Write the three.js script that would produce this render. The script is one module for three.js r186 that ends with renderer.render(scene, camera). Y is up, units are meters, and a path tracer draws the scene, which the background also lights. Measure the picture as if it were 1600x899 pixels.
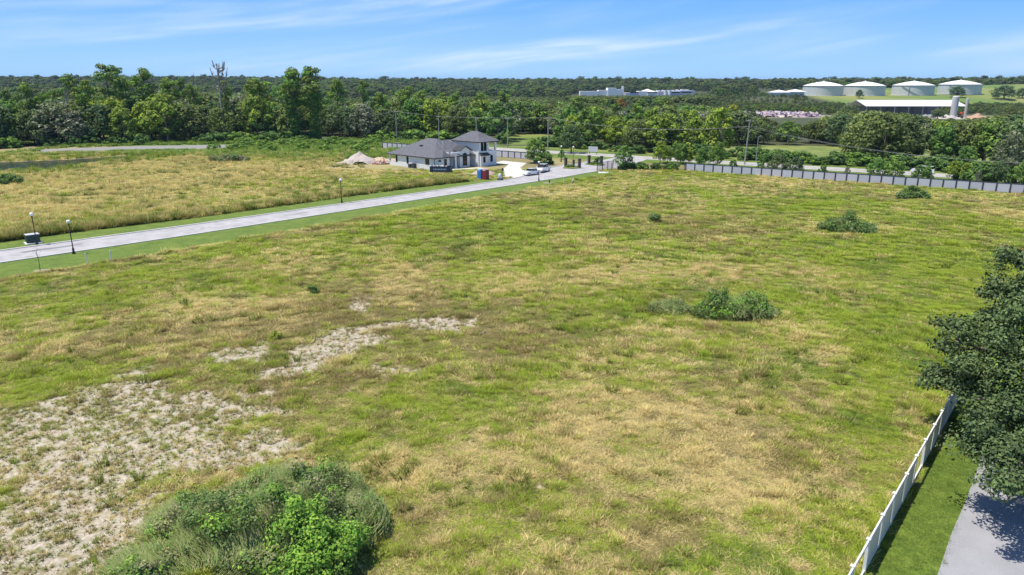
import * as THREE from 'three';
import { mergeGeometries } from 'three/addons/utils/BufferGeometryUtils.js';
import { RoundedBoxGeometry } from 'three/addons/geometries/RoundedBoxGeometry.js';

// ---------- camera, sky, sun, exposure ----------
const scene = new THREE.Scene();
const camera = new THREE.PerspectiveCamera(44.0915, 1024 / 575, 0.5, 9000);
camera.position.set(0, 20, 0);
camera.rotation.x = -16.058 * Math.PI / 180;
const renderer = new THREE.WebGLRenderer();
renderer.toneMapping = THREE.LinearToneMapping;
renderer.toneMappingExposure = 1.17;
renderer.shadowMap.enabled = true;
const SUN = new THREE.Vector3(-0.335, 0.94, 0.05).normalize();
const sun = new THREE.DirectionalLight(new THREE.Color().setRGB(1, 0.95, 0.85), 5);
sun.position.copy(SUN).multiplyScalar(400).add(new THREE.Vector3(0, 0, -120));
sun.target.position.set(0, 0, -120);
sun.castShadow = true;
sun.shadow.mapSize.set(4096, 4096);
Object.assign(sun.shadow.camera, { left: -320, right: 320, top: 320, bottom: -320, near: 10, far: 900 });
scene.add(sun, sun.target);

// ---------- seeded noise ----------
const rngOf = (s) => () => { s = (s + 0x6d2b79f5) | 0; let t = Math.imul(s ^ (s >>> 15), 1 | s); t = (t + Math.imul(t ^ (t >>> 7), 61 | t)) ^ t; return ((t ^ (t >>> 14)) >>> 0) / 4294967296; };
const TAB = new Float32Array(65536); { const r = rngOf(77); for (let i = 0; i < 65536; i++) TAB[i] = r(); }
function vn(x, y) {
  const ix = Math.floor(x), iy = Math.floor(y); let fx = x - ix, fy = y - iy;
  fx = fx * fx * (3 - 2 * fx); fy = fy * fy * (3 - 2 * fy);
  const a = (ix & 255) | ((iy & 255) << 8), b = ((ix + 1) & 255) | ((iy & 255) << 8), c = (ix & 255) | (((iy + 1) & 255) << 8), d = ((ix + 1) & 255) | (((iy + 1) & 255) << 8);
  const p = TAB[a] + (TAB[b] - TAB[a]) * fx, q = TAB[c] + (TAB[d] - TAB[c]) * fx;
  return p + (q - p) * fy;
}
const fbm = (x, y, o = 4) => { let s = 0, a = 0.5, n = 0; for (let i = 0; i < o; i++) { s += a * vn(x, y); n += a; a *= 0.5; x = x * 2.03 + 17.3; y = y * 2.03 + 5.1; } return s / n; };
const sst = (a, b, x) => { const t = Math.min(1, Math.max(0, (x - a) / (b - a))); return t * t * (3 - 2 * t); };
const mix = (a, b, t) => a + (b - a) * t, mix3 = (a, b, t) => [mix(a[0], b[0], t), mix(a[1], b[1], t), mix(a[2], b[2], t)];

// ---------- sky: clear blue with streaks of thin cirrus all round ----------
{
  const W = 4096, H = 2048, data = new Float32Array(W * H * 4);
  const low = [0.37, 0.63, 0.95], mid = [0.115, 0.375, 0.92], top = [0.045, 0.125, 0.34], cl = [0.72, 0.83, 0.98];
  for (let r = 0; r < H; r++) {
    const el = ((r + 0.5) / H - 0.5) * 180;
    if (el < -0.3) { for (let c = 0; c < W; c++) data.set([0.16, 0.2, 0.12, 1], (r * W + c) * 4); continue; }
    const e = Math.max(0, el);
    let base = mix3(low, mid, Math.pow(sst(0, 8.5, e), 0.8)); base = mix3(base, top, sst(5, 45, e));
    const fade = sst(0, 1.2, e) * (1 - 0.4 * sst(14, 50, e));
    const step = e > 14 ? 4 : 1; if (e > 14 && r % 4 !== 0 && data[((r - 1) * W) * 4 + 3] && data[((r - 1) * W) * 4]) { data.copyWithin(r * W * 4, (r - 1) * W * 4, r * W * 4); continue; }
    for (let c = 0; c < W; c += step) {
      let az = ((c + 0.5) / W - 0.25) * 360; if (az > 180) az -= 360;          // 0 straight ahead, positive to the right
      const wob = 1.6 * (fbm(az * 0.05 + 9, e * 0.2, 3) - 0.5), u = e - 0.14 * az + wob;   // streaks rise to the right
      const k = e < 20 ? 1 : 0.5;
      const n1 = fbm(az * 0.055 * k + u * 0.05, u * 0.55 * k + 40, 3), n2 = sst(0.25, 0.75, fbm(az * 0.22 * k + 3, u * 3.2 * k + 11, 4));
      let a = sst(0.46, 0.85, n1) * (0.35 + 0.65 * n2) * 0.6;
      const wav = Math.abs(((az + 190) % 47) - 23.5) / 23.5;                       // bundles of fibres recur round the sky
      a += 0.42 * Math.exp(-(((u - 1.75) / 0.7) ** 2)) * (0.35 + 0.65 * n2) * sst(-12, 2, az) * (1 - 0.6 * sst(8, 26, az)) ;
      a += 0.17 * Math.exp(-(((u - 4.6) / 0.8) ** 2)) * (0.3 + 0.7 * n2);
      a += 0.13 * Math.exp(-(((u - 8.2) / 0.9) ** 2)) * (0.3 + 0.7 * n2) * (0.6 + 0.4 * wav);
      a = Math.min(0.75, a * fade * 0.75);
      const x = Math.sin(az * Math.PI / 180) * Math.cos(e * Math.PI / 180), z = -Math.cos(az * Math.PI / 180) * Math.cos(e * Math.PI / 180), y = Math.sin(e * Math.PI / 180);
      const g = Math.pow(Math.max(0, x * SUN.x + y * SUN.y + z * SUN.z), 24) * 0.9;
      const i = (r * W + c) * 4;
      for (let q = 0; q < 3; q++) data[i + q] = mix(base[q], cl[q], a) + g;
      data[i + 3] = 1;
      for (let q = 1; q < step; q++) data.copyWithin(i + q * 4, i, i + 4);
    }
  }
  const t = new THREE.DataTexture(data, W, H, THREE.RGBAFormat, THREE.FloatType);
  t.mapping = THREE.EquirectangularReflectionMapping; t.magFilter = t.minFilter = THREE.LinearFilter; t.needsUpdate = true;
  scene.background = t; scene.environment = t;
}
scene.fog = new THREE.FogExp2(new THREE.Color().setRGB(0.42, 0.62, 0.95), 0.00006);

// ---------- helpers ----------
const V = (x, y, z) => new THREE.Vector3(x, y, z);
const used = new Map();
function numbered(n) { const k = used.get(n) || 0; used.set(n, k + 1); return k ? n + '_' + String(k).padStart(3, '0') : n; }
function thing(name, label, category, pos = [0, 0, 0], turn = 0, group) {
  const o = new THREE.Group(); o.name = numbered(name); o.position.set(...pos); o.rotation.y = turn;
  o.userData = { label, category }; if (group) o.userData.group = group; scene.add(o); return o;
}
function part(name, geo, mat, parent, label) {
  const m = new THREE.Mesh(Array.isArray(geo) ? (geo.length > 1 ? mergeGeometries(geo.map((g) => prep(g))) : geo[0]) : geo, mat);
  m.name = name; m.castShadow = m.receiveShadow = true; if (label) m.userData.label = label; parent.add(m); return m;
}
function prep(g) { g = g.index ? g.toNonIndexed() : g; for (const k of Object.keys(g.attributes)) if (!['position', 'normal', 'uv'].includes(k)) g.deleteAttribute(k); if (!g.attributes.uv) g.setAttribute('uv', new THREE.BufferAttribute(new Float32Array(g.attributes.position.count * 2), 2)); return g; }
function structure(name, geo, mat) { const m = part(name, geo, mat, scene); m.name = numbered(name); m.userData.kind = 'structure'; return m; }
const box = (w, h, d, x = 0, y = 0, z = 0, ry = 0) => { const g = new THREE.BoxGeometry(w, h, d); if (ry) g.rotateY(ry); g.translate(x, y, z); return g; };
const rbox = (w, h, d, r, x = 0, y = 0, z = 0) => { const g = new RoundedBoxGeometry(w, h, d, 2, r); g.translate(x, y, z); return g; };
const cyl = (r0, r1, h, s, x = 0, y = 0, z = 0) => { const g = new THREE.CylinderGeometry(r1, r0, h, s); g.translate(x, y + h / 2, z); return g; };
const std = (r, g, b, rough = 0.9, o = {}) => new THREE.MeshStandardMaterial({ color: new THREE.Color().setRGB(r, g, b), roughness: rough, side: THREE.DoubleSide, ...o });
function rod(a, b, r0, r1 = r0, s = 6) {
  const d = V(...b).sub(V(...a)), g = new THREE.CylinderGeometry(r1, r0, d.length(), s, 1);
  g.translate(0, d.length() / 2, 0); g.applyQuaternion(new THREE.Quaternion().setFromUnitVectors(V(0, 1, 0), d.normalize())); g.translate(...a); return g;
}
function limb(pts, r0, r1, s = 6) { const out = []; for (let i = 0; i + 1 < pts.length; i++) out.push(rod(pts[i], pts[i + 1], mix(r0, r1, i / (pts.length - 1)), mix(r0, r1, (i + 1) / (pts.length - 1)), s)); return out; }
const inPoly = (P, x, z) => { let k = false; for (let i = 0, j = P.length - 1; i < P.length; j = i++) { const [a, b] = P[i], [c, d] = P[j]; if ((b > z) !== (d > z) && x < ((c - a) * (z - b)) / (d - b) + a) k = !k; } return k; };
function sheet(P, y, uvs = 1) {                       // flat polygon [x, z] at height y, uv in metres
  const s = new THREE.Shape(P.map(([x, z]) => new THREE.Vector2(x, -z))), g = new THREE.ShapeGeometry(s);
  g.rotateX(-Math.PI / 2); g.translate(0, y, 0);
  const p = g.attributes.position, u = g.attributes.uv; for (let i = 0; i < p.count; i++) u.setXY(i, p.getX(i) * uvs, p.getZ(i) * uvs); return g;
}
const ribbon = (A, B) => [...A, ...[...B].reverse()];
function offset(L, d) { return L.map((p, i) => { const a = L[Math.max(0, i - 1)], b = L[Math.min(L.length - 1, i + 1)], dx = b[0] - a[0], dz = b[1] - a[1], n = Math.hypot(dx, dz); return [p[0] - (dz / n) * d, p[1] + (dx / n) * d]; }); }
function strip(L, w, y0, y1) {                         // raised strip of width w along a polyline
  const s = new THREE.Shape(ribbon(L, offset(L, w)).map(([x, z]) => new THREE.Vector2(x, -z)));
  const g = new THREE.ExtrudeGeometry(s, { depth: y1 - y0, bevelEnabled: false }); g.rotateX(-Math.PI / 2); g.translate(0, y0, 0); return g;
}
function tex(W, H, f, srgb = true, rep = [1, 1]) {
  const d = new Uint8Array(W * H * 4); for (let y = 0; y < H; y++) for (let x = 0; x < W; x++) { const c = f(x, y), i = (y * W + x) * 4; for (let q = 0; q < 3; q++) { const l = Array.isArray(c) ? c[q] : c; d[i + q] = 255 * Math.min(1, Math.max(0, srgb ? (l <= 0.0031308 ? l * 12.92 : 1.055 * Math.pow(l, 1 / 2.4) - 0.055) : l)); } d[i + 3] = 255; }
  const t = new THREE.DataTexture(d, W, H); t.magFilter = t.minFilter = THREE.LinearFilter; t.wrapS = t.wrapT = THREE.RepeatWrapping; if (srgb) t.colorSpace = THREE.SRGBColorSpace; t.repeat.set(...rep); t.needsUpdate = true; return t;
}
// leaf and blade collector: quads and triangles with their own colour
class Leaves {
  constructor() { this.p = []; this.c = []; this.i = []; this.n = []; }
  quad(c, u, v, col, soft) {                             // diamond leaf: ends at +-u, sides at +-v
    const k = this.p.length / 3; let nx = u[1] * v[2] - u[2] * v[1], ny = u[2] * v[0] - u[0] * v[2], nz = u[0] * v[1] - u[1] * v[0], l = Math.hypot(nx, ny, nz) || 1;
    if (soft) { if (nx * soft[0] + ny * soft[1] + nz * soft[2] < 0) { v = [-v[0], -v[1], -v[2]]; nx = -nx; ny = -ny; nz = -nz; } nx = nx / l * 0.8 + soft[0]; ny = ny / l * 0.8 + soft[1]; nz = nz / l * 0.8 + soft[2]; l = Math.hypot(nx, ny, nz); }
    this.p.push(c[0] - u[0], c[1] - u[1], c[2] - u[2], c[0] + v[0], c[1] + v[1], c[2] + v[2], c[0] + u[0], c[1] + u[1], c[2] + u[2], c[0] - v[0], c[1] - v[1], c[2] - v[2]);
    for (let q = 0; q < 4; q++) { this.c.push(...col); this.n.push(nx / l, ny / l, nz / l); }
    this.i.push(k, k + 2, k + 1, k, k + 3, k + 2);
  }
  blade(b, t, w, col) {                                  // thin triangle from base b to tip t
    const k = this.p.length / 3, d = [t[0] - b[0], t[1] - b[1], t[2] - b[2]]; let s = [d[2], 0, -d[0]], l = Math.hypot(...s); if (l < 1e-4) { s = [1, 0, 0]; l = 1; }
    s = s.map((q) => (q / l) * w * 0.5); let n = norm([d[1] * s[2] - d[2] * s[1], d[2] * s[0] - d[0] * s[2], d[0] * s[1] - d[1] * s[0]]); if (n[1] < 0) { n = n.map((q) => -q); s = s.map((q) => -q); } n = norm([n[0], n[1] + 0.7, n[2]]); const m = 1;
    this.p.push(b[0] - s[0], b[1], b[2] - s[2], b[0] + s[0], b[1], b[2] + s[2], ...t); for (let q = 0; q < 3; q++) { this.c.push(...col); this.n.push(n[0] / m, n[1] / m, n[2] / m); }
    this.i.push(k, k + 2, k + 1);
  }
  geo() {
    const g = new THREE.BufferGeometry(); g.setAttribute('position', new THREE.Float32BufferAttribute(this.p, 3)); g.setAttribute('normal', new THREE.Float32BufferAttribute(this.n, 3));
    g.setAttribute('color', new THREE.Float32BufferAttribute(this.c, 3)); g.setIndex(this.i); return g;
  }
}
const dir3 = (r) => { const z = r() * 2 - 1, a = r() * 6.2832, s = Math.sqrt(1 - z * z); return [s * Math.cos(a), z, s * Math.sin(a)]; };
const cross = (a, b) => [a[1] * b[2] - a[2] * b[1], a[2] * b[0] - a[0] * b[2], a[0] * b[1] - a[1] * b[0]];
const norm = (a) => { const l = Math.hypot(...a) || 1; return [a[0] / l, a[1] / l, a[2] / l]; };
// a clump of leaves: ellipsoid c, radii r, n leaves of length s; pal = list of linear colours
function clump(L, rnd, c, r, n, s, pal, shell = 0.55) {
  for (let k = 0; k < n; k++) {
    const d = dir3(rnd), q = mix(shell, 1, Math.cbrt(rnd())) * (0.9 + 0.2 * rnd());
    const p = [c[0] + d[0] * r[0] * q, c[1] + d[1] * r[1] * q, c[2] + d[2] * r[2] * q];
    const n0 = norm([d[0] + (rnd() - 0.5) * 1.3, d[1] + 0.45 + (rnd() - 0.5) * 1.3, d[2] + (rnd() - 0.5) * 1.3]), u = norm(cross(n0, dir3(rnd))), v = cross(n0, u), e = s * (0.6 + 0.8 * rnd());
    const col = pal[(rnd() * pal.length) | 0], j = 0.8 + 0.4 * rnd();
    L.quad(p, [u[0] * e * 0.55, u[1] * e * 0.55, u[2] * e * 0.55], [v[0] * e * 0.34, v[1] * e * 0.34, v[2] * e * 0.34], [col[0] * j, col[1] * j, col[2] * j], norm([d[0], d[1] + 0.55, d[2]]));
  }
}
const leafMat = (r = 1, g = 1, b = 1) => new THREE.MeshPhysicalMaterial({ color: new THREE.Color().setRGB(r, g, b), vertexColors: true, roughness: 0.95, transmission: 0.3, thickness: 0, specularIntensity: 0.35, side: THREE.DoubleSide });
// ---------- layout in metres: x right, -z away from the camera ----------
const roadNear = [[-115, -22], [-59.3, -79.9], [-44, -95.8], [-8.4, -135.7], [0, -145], [4, -149.5], [11.3, -157.8], [15.2, -163], [21, -170], [31, -183], [37, -196.4]];
const roadFar = [[-119.5, -28], [-63.6, -85.6], [-47.2, -102.2], [-15.9, -135.7], [0.1, -154.6], [4.6, -164], [8.6, -174], [13, -181.5], [19.3, -188.6], [25, -195], [29.2, -201.6]];
const vergeNear = [[-109, -15], [-54.4, -72.8], [-40.3, -87.4], [-28.1, -102.5], [0, -135.7], [10, -149], [18.7, -160], [24, -166]];
const vergeFar = [[-124, -34], [-67, -91], [-61.7, -97], [-49.3, -108.2], [-22.4, -138.2], [-9.5, -150.5], [-3.6, -156.5]];
const pathL = [[6, -10.4], [18, -25.5], [20.4, -28.5], [22.4, -30.8], [24.7, -33.6], [28, -37.8], [60, -78], [84, -109]];
const fenceDir = [0.642, -0.767], fence0 = [7.72, -17.0];
const hwyDir = [0.834, 0.552], hwyPt = [50, -192];
const pond = [[-190, -176], [-150, -183], [-133.2, -187.5], [-120.4, -193.6], [-110.4, -203.3], [-104, -206], [-103, -203], [-107.5, -194.6], [-109.7, -181.5], [-112.2, -172], [-121.5, -169.7], [-140, -166], [-190, -158]];
const drive = [[-2.6, -192.4], [3.8, -186.6], [2, -176], [3.2, -168], [3.6, -160.3], [0.4, -156.6], [-1.9, -158], [-2.3, -172], [-0.8, -184], [-4.6, -186.6]];
const islandA = [[12.4, -174.6], [14.4, -173.2], [17, -174.6], [16.8, -178], [15, -180.2], [13, -178]];
const islandB = [[18.6, -183.2], [20.4, -181], [22.9, -180.2], [23.6, -183], [21.6, -185.6], [19.4, -185.6]];
const lotSand = [[-46, -186], [-33, -183.5], [-29.5, -187], [-22, -192], [-28, -200], [-44, -196]];
const houseLocal = (x, z) => { const dx = x + 18.4, dz = z + 170.4; return [dx * 0.693 - dz * 0.721, dx * 0.721 + dz * 0.693]; };
const inHouse = (x, z, m = 0) => { const [a, b] = houseLocal(x, z); return a > -m && a < 19 + m && b > -18 - m && b < 2 + m; };
const roadPoly = ribbon(roadNear, roadFar), vNear = ribbon(roadNear.slice(0, 8).concat([[19.6, -168.4]]), vergeNear), vFar = ribbon(roadFar.slice(0, 5), vergeFar), pathPoly = ribbon(pathL, offset(pathL, 5.4));
const hwyAt = (x, z) => { const dx = x - hwyPt[0], dz = z - hwyPt[1]; return -dx * hwyDir[1] + dz * hwyDir[0]; };   // metres towards the camera from the highway's middle line
const fenceAt = (x, z) => { const dx = x - fence0[0], dz = z - fence0[1]; return -dx * fenceDir[1] + dz * fenceDir[0]; };  // + = path side
const BASE = 0.004;

// ---------- field colours: patches of lime grass, straw, brown thatch and pale sand ----------
const LIME = [0.215, 0.26, 0.03], GREEN = [0.105, 0.16, 0.022], STRAW = [0.44, 0.36, 0.17], BROWN = [0.215, 0.165, 0.085], SAND = [0.5, 0.435, 0.355], OLIVE = [0.17, 0.175, 0.035];
const blobs = { w: [[-23, -30.1, 5.6, 5.2], [-22.3, -36.6, 7.6, 4], [-19.1, -42.3, 5.6, 2.6], [-28, -36.4, 5, 4.2], [-15.8, -55.1, 3.7, 4], [-5.9, -56.7, 3.9, 2.9], [-14.5, -48.3, 3.3, 2], [-22.3, -52.2, 2, 4], [-15.3, -64.3, 1.8, 1.9], [-7.2, -46.5, 2.2, 1.2],  [-26, -26, 5, 3], [-17, -36, 4, 2.6], [-12, -52, 3.4, 2], [-9, -57, 4, 1.6], [-27, -43, 3, 2.2]],
  g: [[-33.6, -71.8, 10.8, 5.5], [-39.3, -61, 6.9, 5.6], [-3.8, -103.5, 17, 15], [39.4, -124.2, 6.7, 14], [54.8, -120.8, 9.8, 15], [44.5, -77.1, 9, 21], [30, -50.1, 4, 13], [19.7, -37.2, 3.4, 2.6], [16, -30, 3.2, 5.5], [12, -27.6, 4.4, 2.8], [21, -38, 3, 4], [36, -60, 5, 9], [52, -85, 8, 12], [26, -44, 2.6, 4], [8, -26, 4, 1.6], [1.3, -45.4, 4, 4.2], [-32.8, -45.4, 4.9, 3.3], [9.5, -62.9, 3.6, 5], [6.6, -120.8, 4.4, 6.7], [-4.1, -41.4, 2.5, 2.3], [26.9, -64.9, 3.7, 6.3], [64, -104, 12, 16], [-40, -149, 16, 12], [-22.2, -154, 10, 9], [-71.6, -103, 6, 5], [-42.7, -124, 12, 6], [-120, -160, 12, 8], [-60, -196, 22, 6]],
  s: [[8.5, -43.3, 9.3, 7], [39, -146, 15, 8], [6.9, -74.4, 9, 6.8], [17.9, -77.1, 7, 6.3], [-3.5, -35, 4.2, 3.5], [3.7, -36.4, 4.3, 3.8], [9.6, -31.2, 4.2, 3.4], [-28.8, -64.9, 7.4, 3.8], [-29.3, -47.1, 1.2, 1.8], [-10.4, -69.4, 3.9, 5], [24.9, -52.9, 3.5, 7], [64.5, -114, 7, 5], [-28, -80, 9, 5], [7.3, -135.7, 7.4, 6], [-79.6, -135.7, 20, 25], [-72.5, -170, 19, 18], [-59, -176, 14, 10], [-105, -150, 18, 16], [-95, -115, 16, 14]],
  b: [[12.3, -37.2, 3.3, 3], [-11, -64.9, 4.9, 6], [3.1, -30.1, 2.8, 2.1], [-23.6, -59.2, 4.5, 3.5], [15.5, -45.4, 4, 2.8], [-3.6, -29.1, 2.1, 3], [-26.7, -55.9, 5.9, 3.2], [12, -113, 8, 5], [30, -98, 8, 5], [70, -90, 7, 4], [-8, -60, 8, 5], [-20, -50, 6, 5], [-16, -62, 8, 5], [0, -52, 6, 4], [-12, -44, 5, 3], [18, -34, 4, 3], [-34, -52, 6, 5]] };
function amount(list, x, z) { let s = 0; for (const [bx, bz, rx, rz] of list) { const a = (x - bx) / rx, b = (z - bz) / rz, q = a * a + b * b; if (q < 6) s += Math.exp(-q * 1.1); } return s; }
function weights(x, z) {
  const wx = x + 5 * (fbm(x * 0.11, z * 0.11, 3) - 0.5) * 2, wz = z + 5 * (fbm(x * 0.11 + 50, z * 0.11 + 9, 3) - 0.5) * 2;
  const n = fbm(x * 0.06 + 3, z * 0.06, 3), m = fbm(x * 0.3 + 31, z * 0.3, 3), f = fbm(x * 1.3 + 7, z * 1.3 + 2, 2);
  let g = amount(blobs.g, wx, wz) * 1.2 + 0.55 * sst(0.45, 0.62, n) + 0.5 * (m - 0.42), s = amount(blobs.s, wx, wz) * 1.05 + 0.5 * sst(0.48, 0.65, fbm(x * 0.09 + 80, z * 0.09 + 4, 3)) + 0.9 * (f - 0.5), b = amount(blobs.b, wx, wz) * 0.9 + 0.4 * sst(0.52, 0.68, fbm(x * 0.16 + 8, z * 0.16 + 44, 3)) + 0.25;
  let w = amount(blobs.w, wx, wz) * 1.42 + 0.7 * (vn(x * 2.1, z * 2.1) - 0.5) + 0.9 * (vn(x * 0.9 + 40, z * 0.9) - 0.5) + 0.8 * (vn(x * 4.3 + 8, z * 4.3) - 0.5) + 0.5 * (fbm(x * 0.35 + 12, z * 0.35, 2) - 0.56);
  if (x < -30 && z < -95 && x + z < -150) { g *= 0.65; s += 0.65; }
  g = Math.max(0, g); s = Math.max(0, s); b = Math.max(0, b);
  return { g, s, b, w: sst(0.35, 1.1, w), f, m };
}
function fieldColour(x, z, W = weights(x, z)) {
  if (hwyAt(x, z) < 13) return mix3([0.09, 0.165, 0.02], [0.19, 0.25, 0.04], sst(0.3, 0.6, W.m));
  const { g, s, b } = W, t = g + s + b + 0.35, G = mix3(GREEN, LIME, sst(0.35, 0.6, W.m));
  return [0, 1, 2].map((q) => (G[q] * g + STRAW[q] * s + BROWN[q] * b + OLIVE[q] * 0.35) / t);
}
function soil(x, z, W, F) {                               // what shows between the tufts
  const c = F.map((q, k) => q * 0.8 + [0.045, 0.036, 0.02][k]), h = vn(x * 9, z * 9), j = 0.75 + 0.5 * vn(x * 23 + 5, z * 23);
  const spot = sst(0.12, 0.42, vn(x * 3.4 + 9, z * 3.4)) * 0.8 + 0.2 * h, sand = W.w * spot, litter = [0.21, 0.17, 0.11];
  return mix3(c.map((q) => q * j), mix3(litter, SAND, 0.45 + 0.55 * h), sand).map((q) => q * (0.92 + 0.16 * h));
}
function groundSheet(name, x0, x1, z0, z1, TW, TH) {       // z0 far, z1 near
  const K = 4, gw = Math.ceil(TW / K) + 2, cache = new Map(), at = (gi, gj) => { const k = gj * gw + gi; let v = cache.get(k); if (!v) { const x = mix(x0, x1, (gi * K) / TW), z = mix(z1, z0, (gj * K) / TH), W = weights(x, z), F = fieldColour(x, z, W); v = [W.w, ...F]; cache.set(k, v); } return v; };
  const t = tex(TW, TH, (i, j) => { const gi = (i / K) | 0, gj = (j / K) | 0, a = i / K - gi, b = j / K - gj, p = at(gi, gj), q = at(gi + 1, gj), r = at(gi, gj + 1), s = at(gi + 1, gj + 1), v = [0, 1, 2, 3].map((n) => (p[n] * (1 - a) + q[n] * a) * (1 - b) + (r[n] * (1 - a) + s[n] * a) * b);
    return soil(mix(x0, x1, (i + 0.5) / TW), mix(z1, z0, (j + 0.5) / TH), { w: v[0] }, v.slice(1)); });
  t.wrapS = t.wrapT = THREE.ClampToEdgeWrapping;
  const g = new THREE.PlaneGeometry(x1 - x0, z1 - z0, 1, 1); g.rotateX(-Math.PI / 2); g.translate((x0 + x1) / 2, 0, (z0 + z1) / 2);
  const m = structure(name, g, std(1, 1, 1, 1, { map: t })); return m;
}
groundSheet('field', -62, 62, -76, -8, 2048, 1123);
groundSheet('field', -200, 150, -238, -76, 2048, 948);

// ---------- the wide ground: flat, a rise under the tanks, a wooded ridge far off ----------
function terrain(x, z) {
  const d = Math.hypot(x, z), hill = 7 * sst(-690, -768, z) * (1 - sst(-900, -1000, z)) * sst(190, 270, x) * (1 - sst(640, 760, x));
  const ridge = sst(850, 1900, d) * (14 + 12 * fbm(x * 0.0012 + 4, z * 0.0012, 3)) * (z < 0 ? 1 : 0.6);
  const right = sst(880, 1150, d) * sst(150, 420, x) * (z < -300 ? 1 : 0) * 13;
  return hill + Math.max(ridge, right);
}
const clearings = [[[58, -232], [62, -204], [88, -186], [98, -200], [110, -236], [90, -246]], [[112, -232], [112, -192], [150, -176], [190, -178], [178, -214], [140, -236]], [[-2, -300], [-2, -246], [14, -238], [22, -252], [16, -292]], [[92, -690], [88, -560], [122, -560], [134, -690]], [[144, -474], [146, -441], [190, -436], [205, -418], [335, -412], [345, -464], [200, -476]], [[-40, -700], [-40, -480], [-20, -480], [-10, -700]]];
{
  const R = [], A = 300; for (let r = 2; r < 7000; r *= r < 400 ? 1.05 : 1.028) R.push(r);
  const p = [], c = [], u = [], idx = [];
  for (let i = 0; i < R.length; i++) for (let a = 0; a <= A; a++) {
    const t = (a / A) * 2 * Math.PI, x = Math.sin(t) * R[i], z = -Math.cos(t) * R[i];
    p.push(x, terrain(x, z) - 0.06, z); u.push(x / 9, z / 9);
    const n = fbm(x * 0.03, z * 0.03, 3), lawn = clearings.some((P) => inPoly(P, x, z)) || hwyAt(x, z) > -9 || (z < -690 && z > -1000 && x > 310);
    let col = lawn ? mix3([0.13, 0.21, 0.035], [0.26, 0.27, 0.07], sst(0.35, 0.7, n)) : mix3([0.045, 0.06, 0.02], [0.08, 0.085, 0.03], n);
    if (inPoly(clearings[4], x, z)) col = mix3([0.34, 0.3, 0.22], [0.16, 0.2, 0.06], sst(0.45, 0.6, n));
    c.push(...col);
  }
  for (let i = 0; i + 1 < R.length; i++) for (let a = 0; a < A; a++) { const k = i * (A + 1) + a; idx.push(k, k + A + 1, k + 1, k + 1, k + A + 1, k + A + 2); }
  const g = new THREE.BufferGeometry(); g.setAttribute('position', new THREE.Float32BufferAttribute(p, 3)); g.setAttribute('uv', new THREE.Float32BufferAttribute(u, 2)); g.setAttribute('color', new THREE.Float32BufferAttribute(c, 3)); g.setIndex(idx); g.computeVertexNormals();
  const grain = tex(512, 512, (x, y) => { const q = 0.62 + 0.38 * vn(x / 6, y / 6) * (0.6 + 0.4 * vn(x / 1.6, y / 1.6)) * 2; return [q, q, q]; });
  structure('ground', g, std(1, 1, 1, 1, { vertexColors: true, map: grain }));
}
// ---------- roads, kerbs, verges, drive, path, pond ----------
const asphaltTex = tex(1024, 1024, (x, y) => { const m = 0.34 + 0.16 * (fbm(x / 60, y / 60, 4) - 0.5) + 0.05 * (vn(x / 1.7, y / 1.7) - 0.5), st = sst(0.66, 0.74, fbm(x / 70 + 9, y / 16, 3)) * 0.07; return [m - st, m - st, m * 1.03 - st]; }, true, [1, 1]);
asphaltTex.repeat.set(0.045, 0.045);
const roadMat = std(1.12, 1.06, 1.03, 0.85, { map: asphaltTex });
structure('road', sheet(roadPoly, 0.012), roadMat);
structure('tar_patch', sheet([[-60.6, -85.2], [-59.4, -86.8], [-57.6, -88.2], [-55.9, -90], [-55.4, -89.8], [-56.6, -88], [-58.2, -86.4], [-59.8, -84.8]], 0.017), std(0.2, 0.195, 0.2, 0.9));
structure('tar_patch', sheet([[-36, -110.2], [-33, -113.5], [-32.7, -113.2], [-35.6, -110]], 0.017), std(0.22, 0.215, 0.22, 0.9));
const kerbMat = std(0.52, 0.50, 0.46, 0.85);
structure('kerb', strip(roadNear.slice(0, 9), 0.34, 0, 0.11), kerbMat);
structure('kerb', strip([...roadFar.slice(0, 5), [3, -160]].reverse(), 0.34, 0, 0.11), kerbMat);
structure('kerb', strip([[3.7, -162.4], [4.8, -165], [8.6, -174], [13, -181.5], [19.3, -188.6], [25, -195]].reverse(), 0.34, 0, 0.11), kerbMat);
const lawnTex = tex(1024, 1024, (x, y) => { const n = fbm(x / 60, y / 60, 4), f = vn(x / 2.3, y / 2.3), g = vn(x / 5 + 4, y / 5); const c = mix3([0.085, 0.14, 0.014], [0.14, 0.19, 0.024], sst(0.15, 0.85, n + 0.5 * (vn(x / 9, y / 9) - 0.5))); return c.map((q) => q * (0.62 + 0.4 * f + 0.36 * g)); });
lawnTex.repeat.set(0.06, 0.06);
const lawnMat = std(1, 1, 1, 1, { map: lawnTex });
structure('verge', sheet(vNear, BASE), lawnMat);
structure('verge', sheet(vFar, BASE), lawnMat);
const hw = (s, o) => [hwyPt[0] + hwyDir[0] * s - hwyDir[1] * o, hwyPt[1] + hwyDir[1] * s + hwyDir[0] * o];
structure('verge', sheet([hw(-150, -9), hw(260, -9), hw(260, 12.5), hw(-20, 12.5), hw(-34, 14), hw(-150, 14)], 0.002), lawnMat);
structure('highway', sheet([hw(-150, -3.9), hw(260, -3.9), hw(260, 3.9), hw(-150, 3.9)], 0.016), std(1.1, 1.06, 1.0, 0.9, { map: asphaltTex }));
const paint = std(0.72, 0.72, 0.68, 0.7), yellow = std(0.62, 0.42, 0.05, 0.7);
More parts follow.
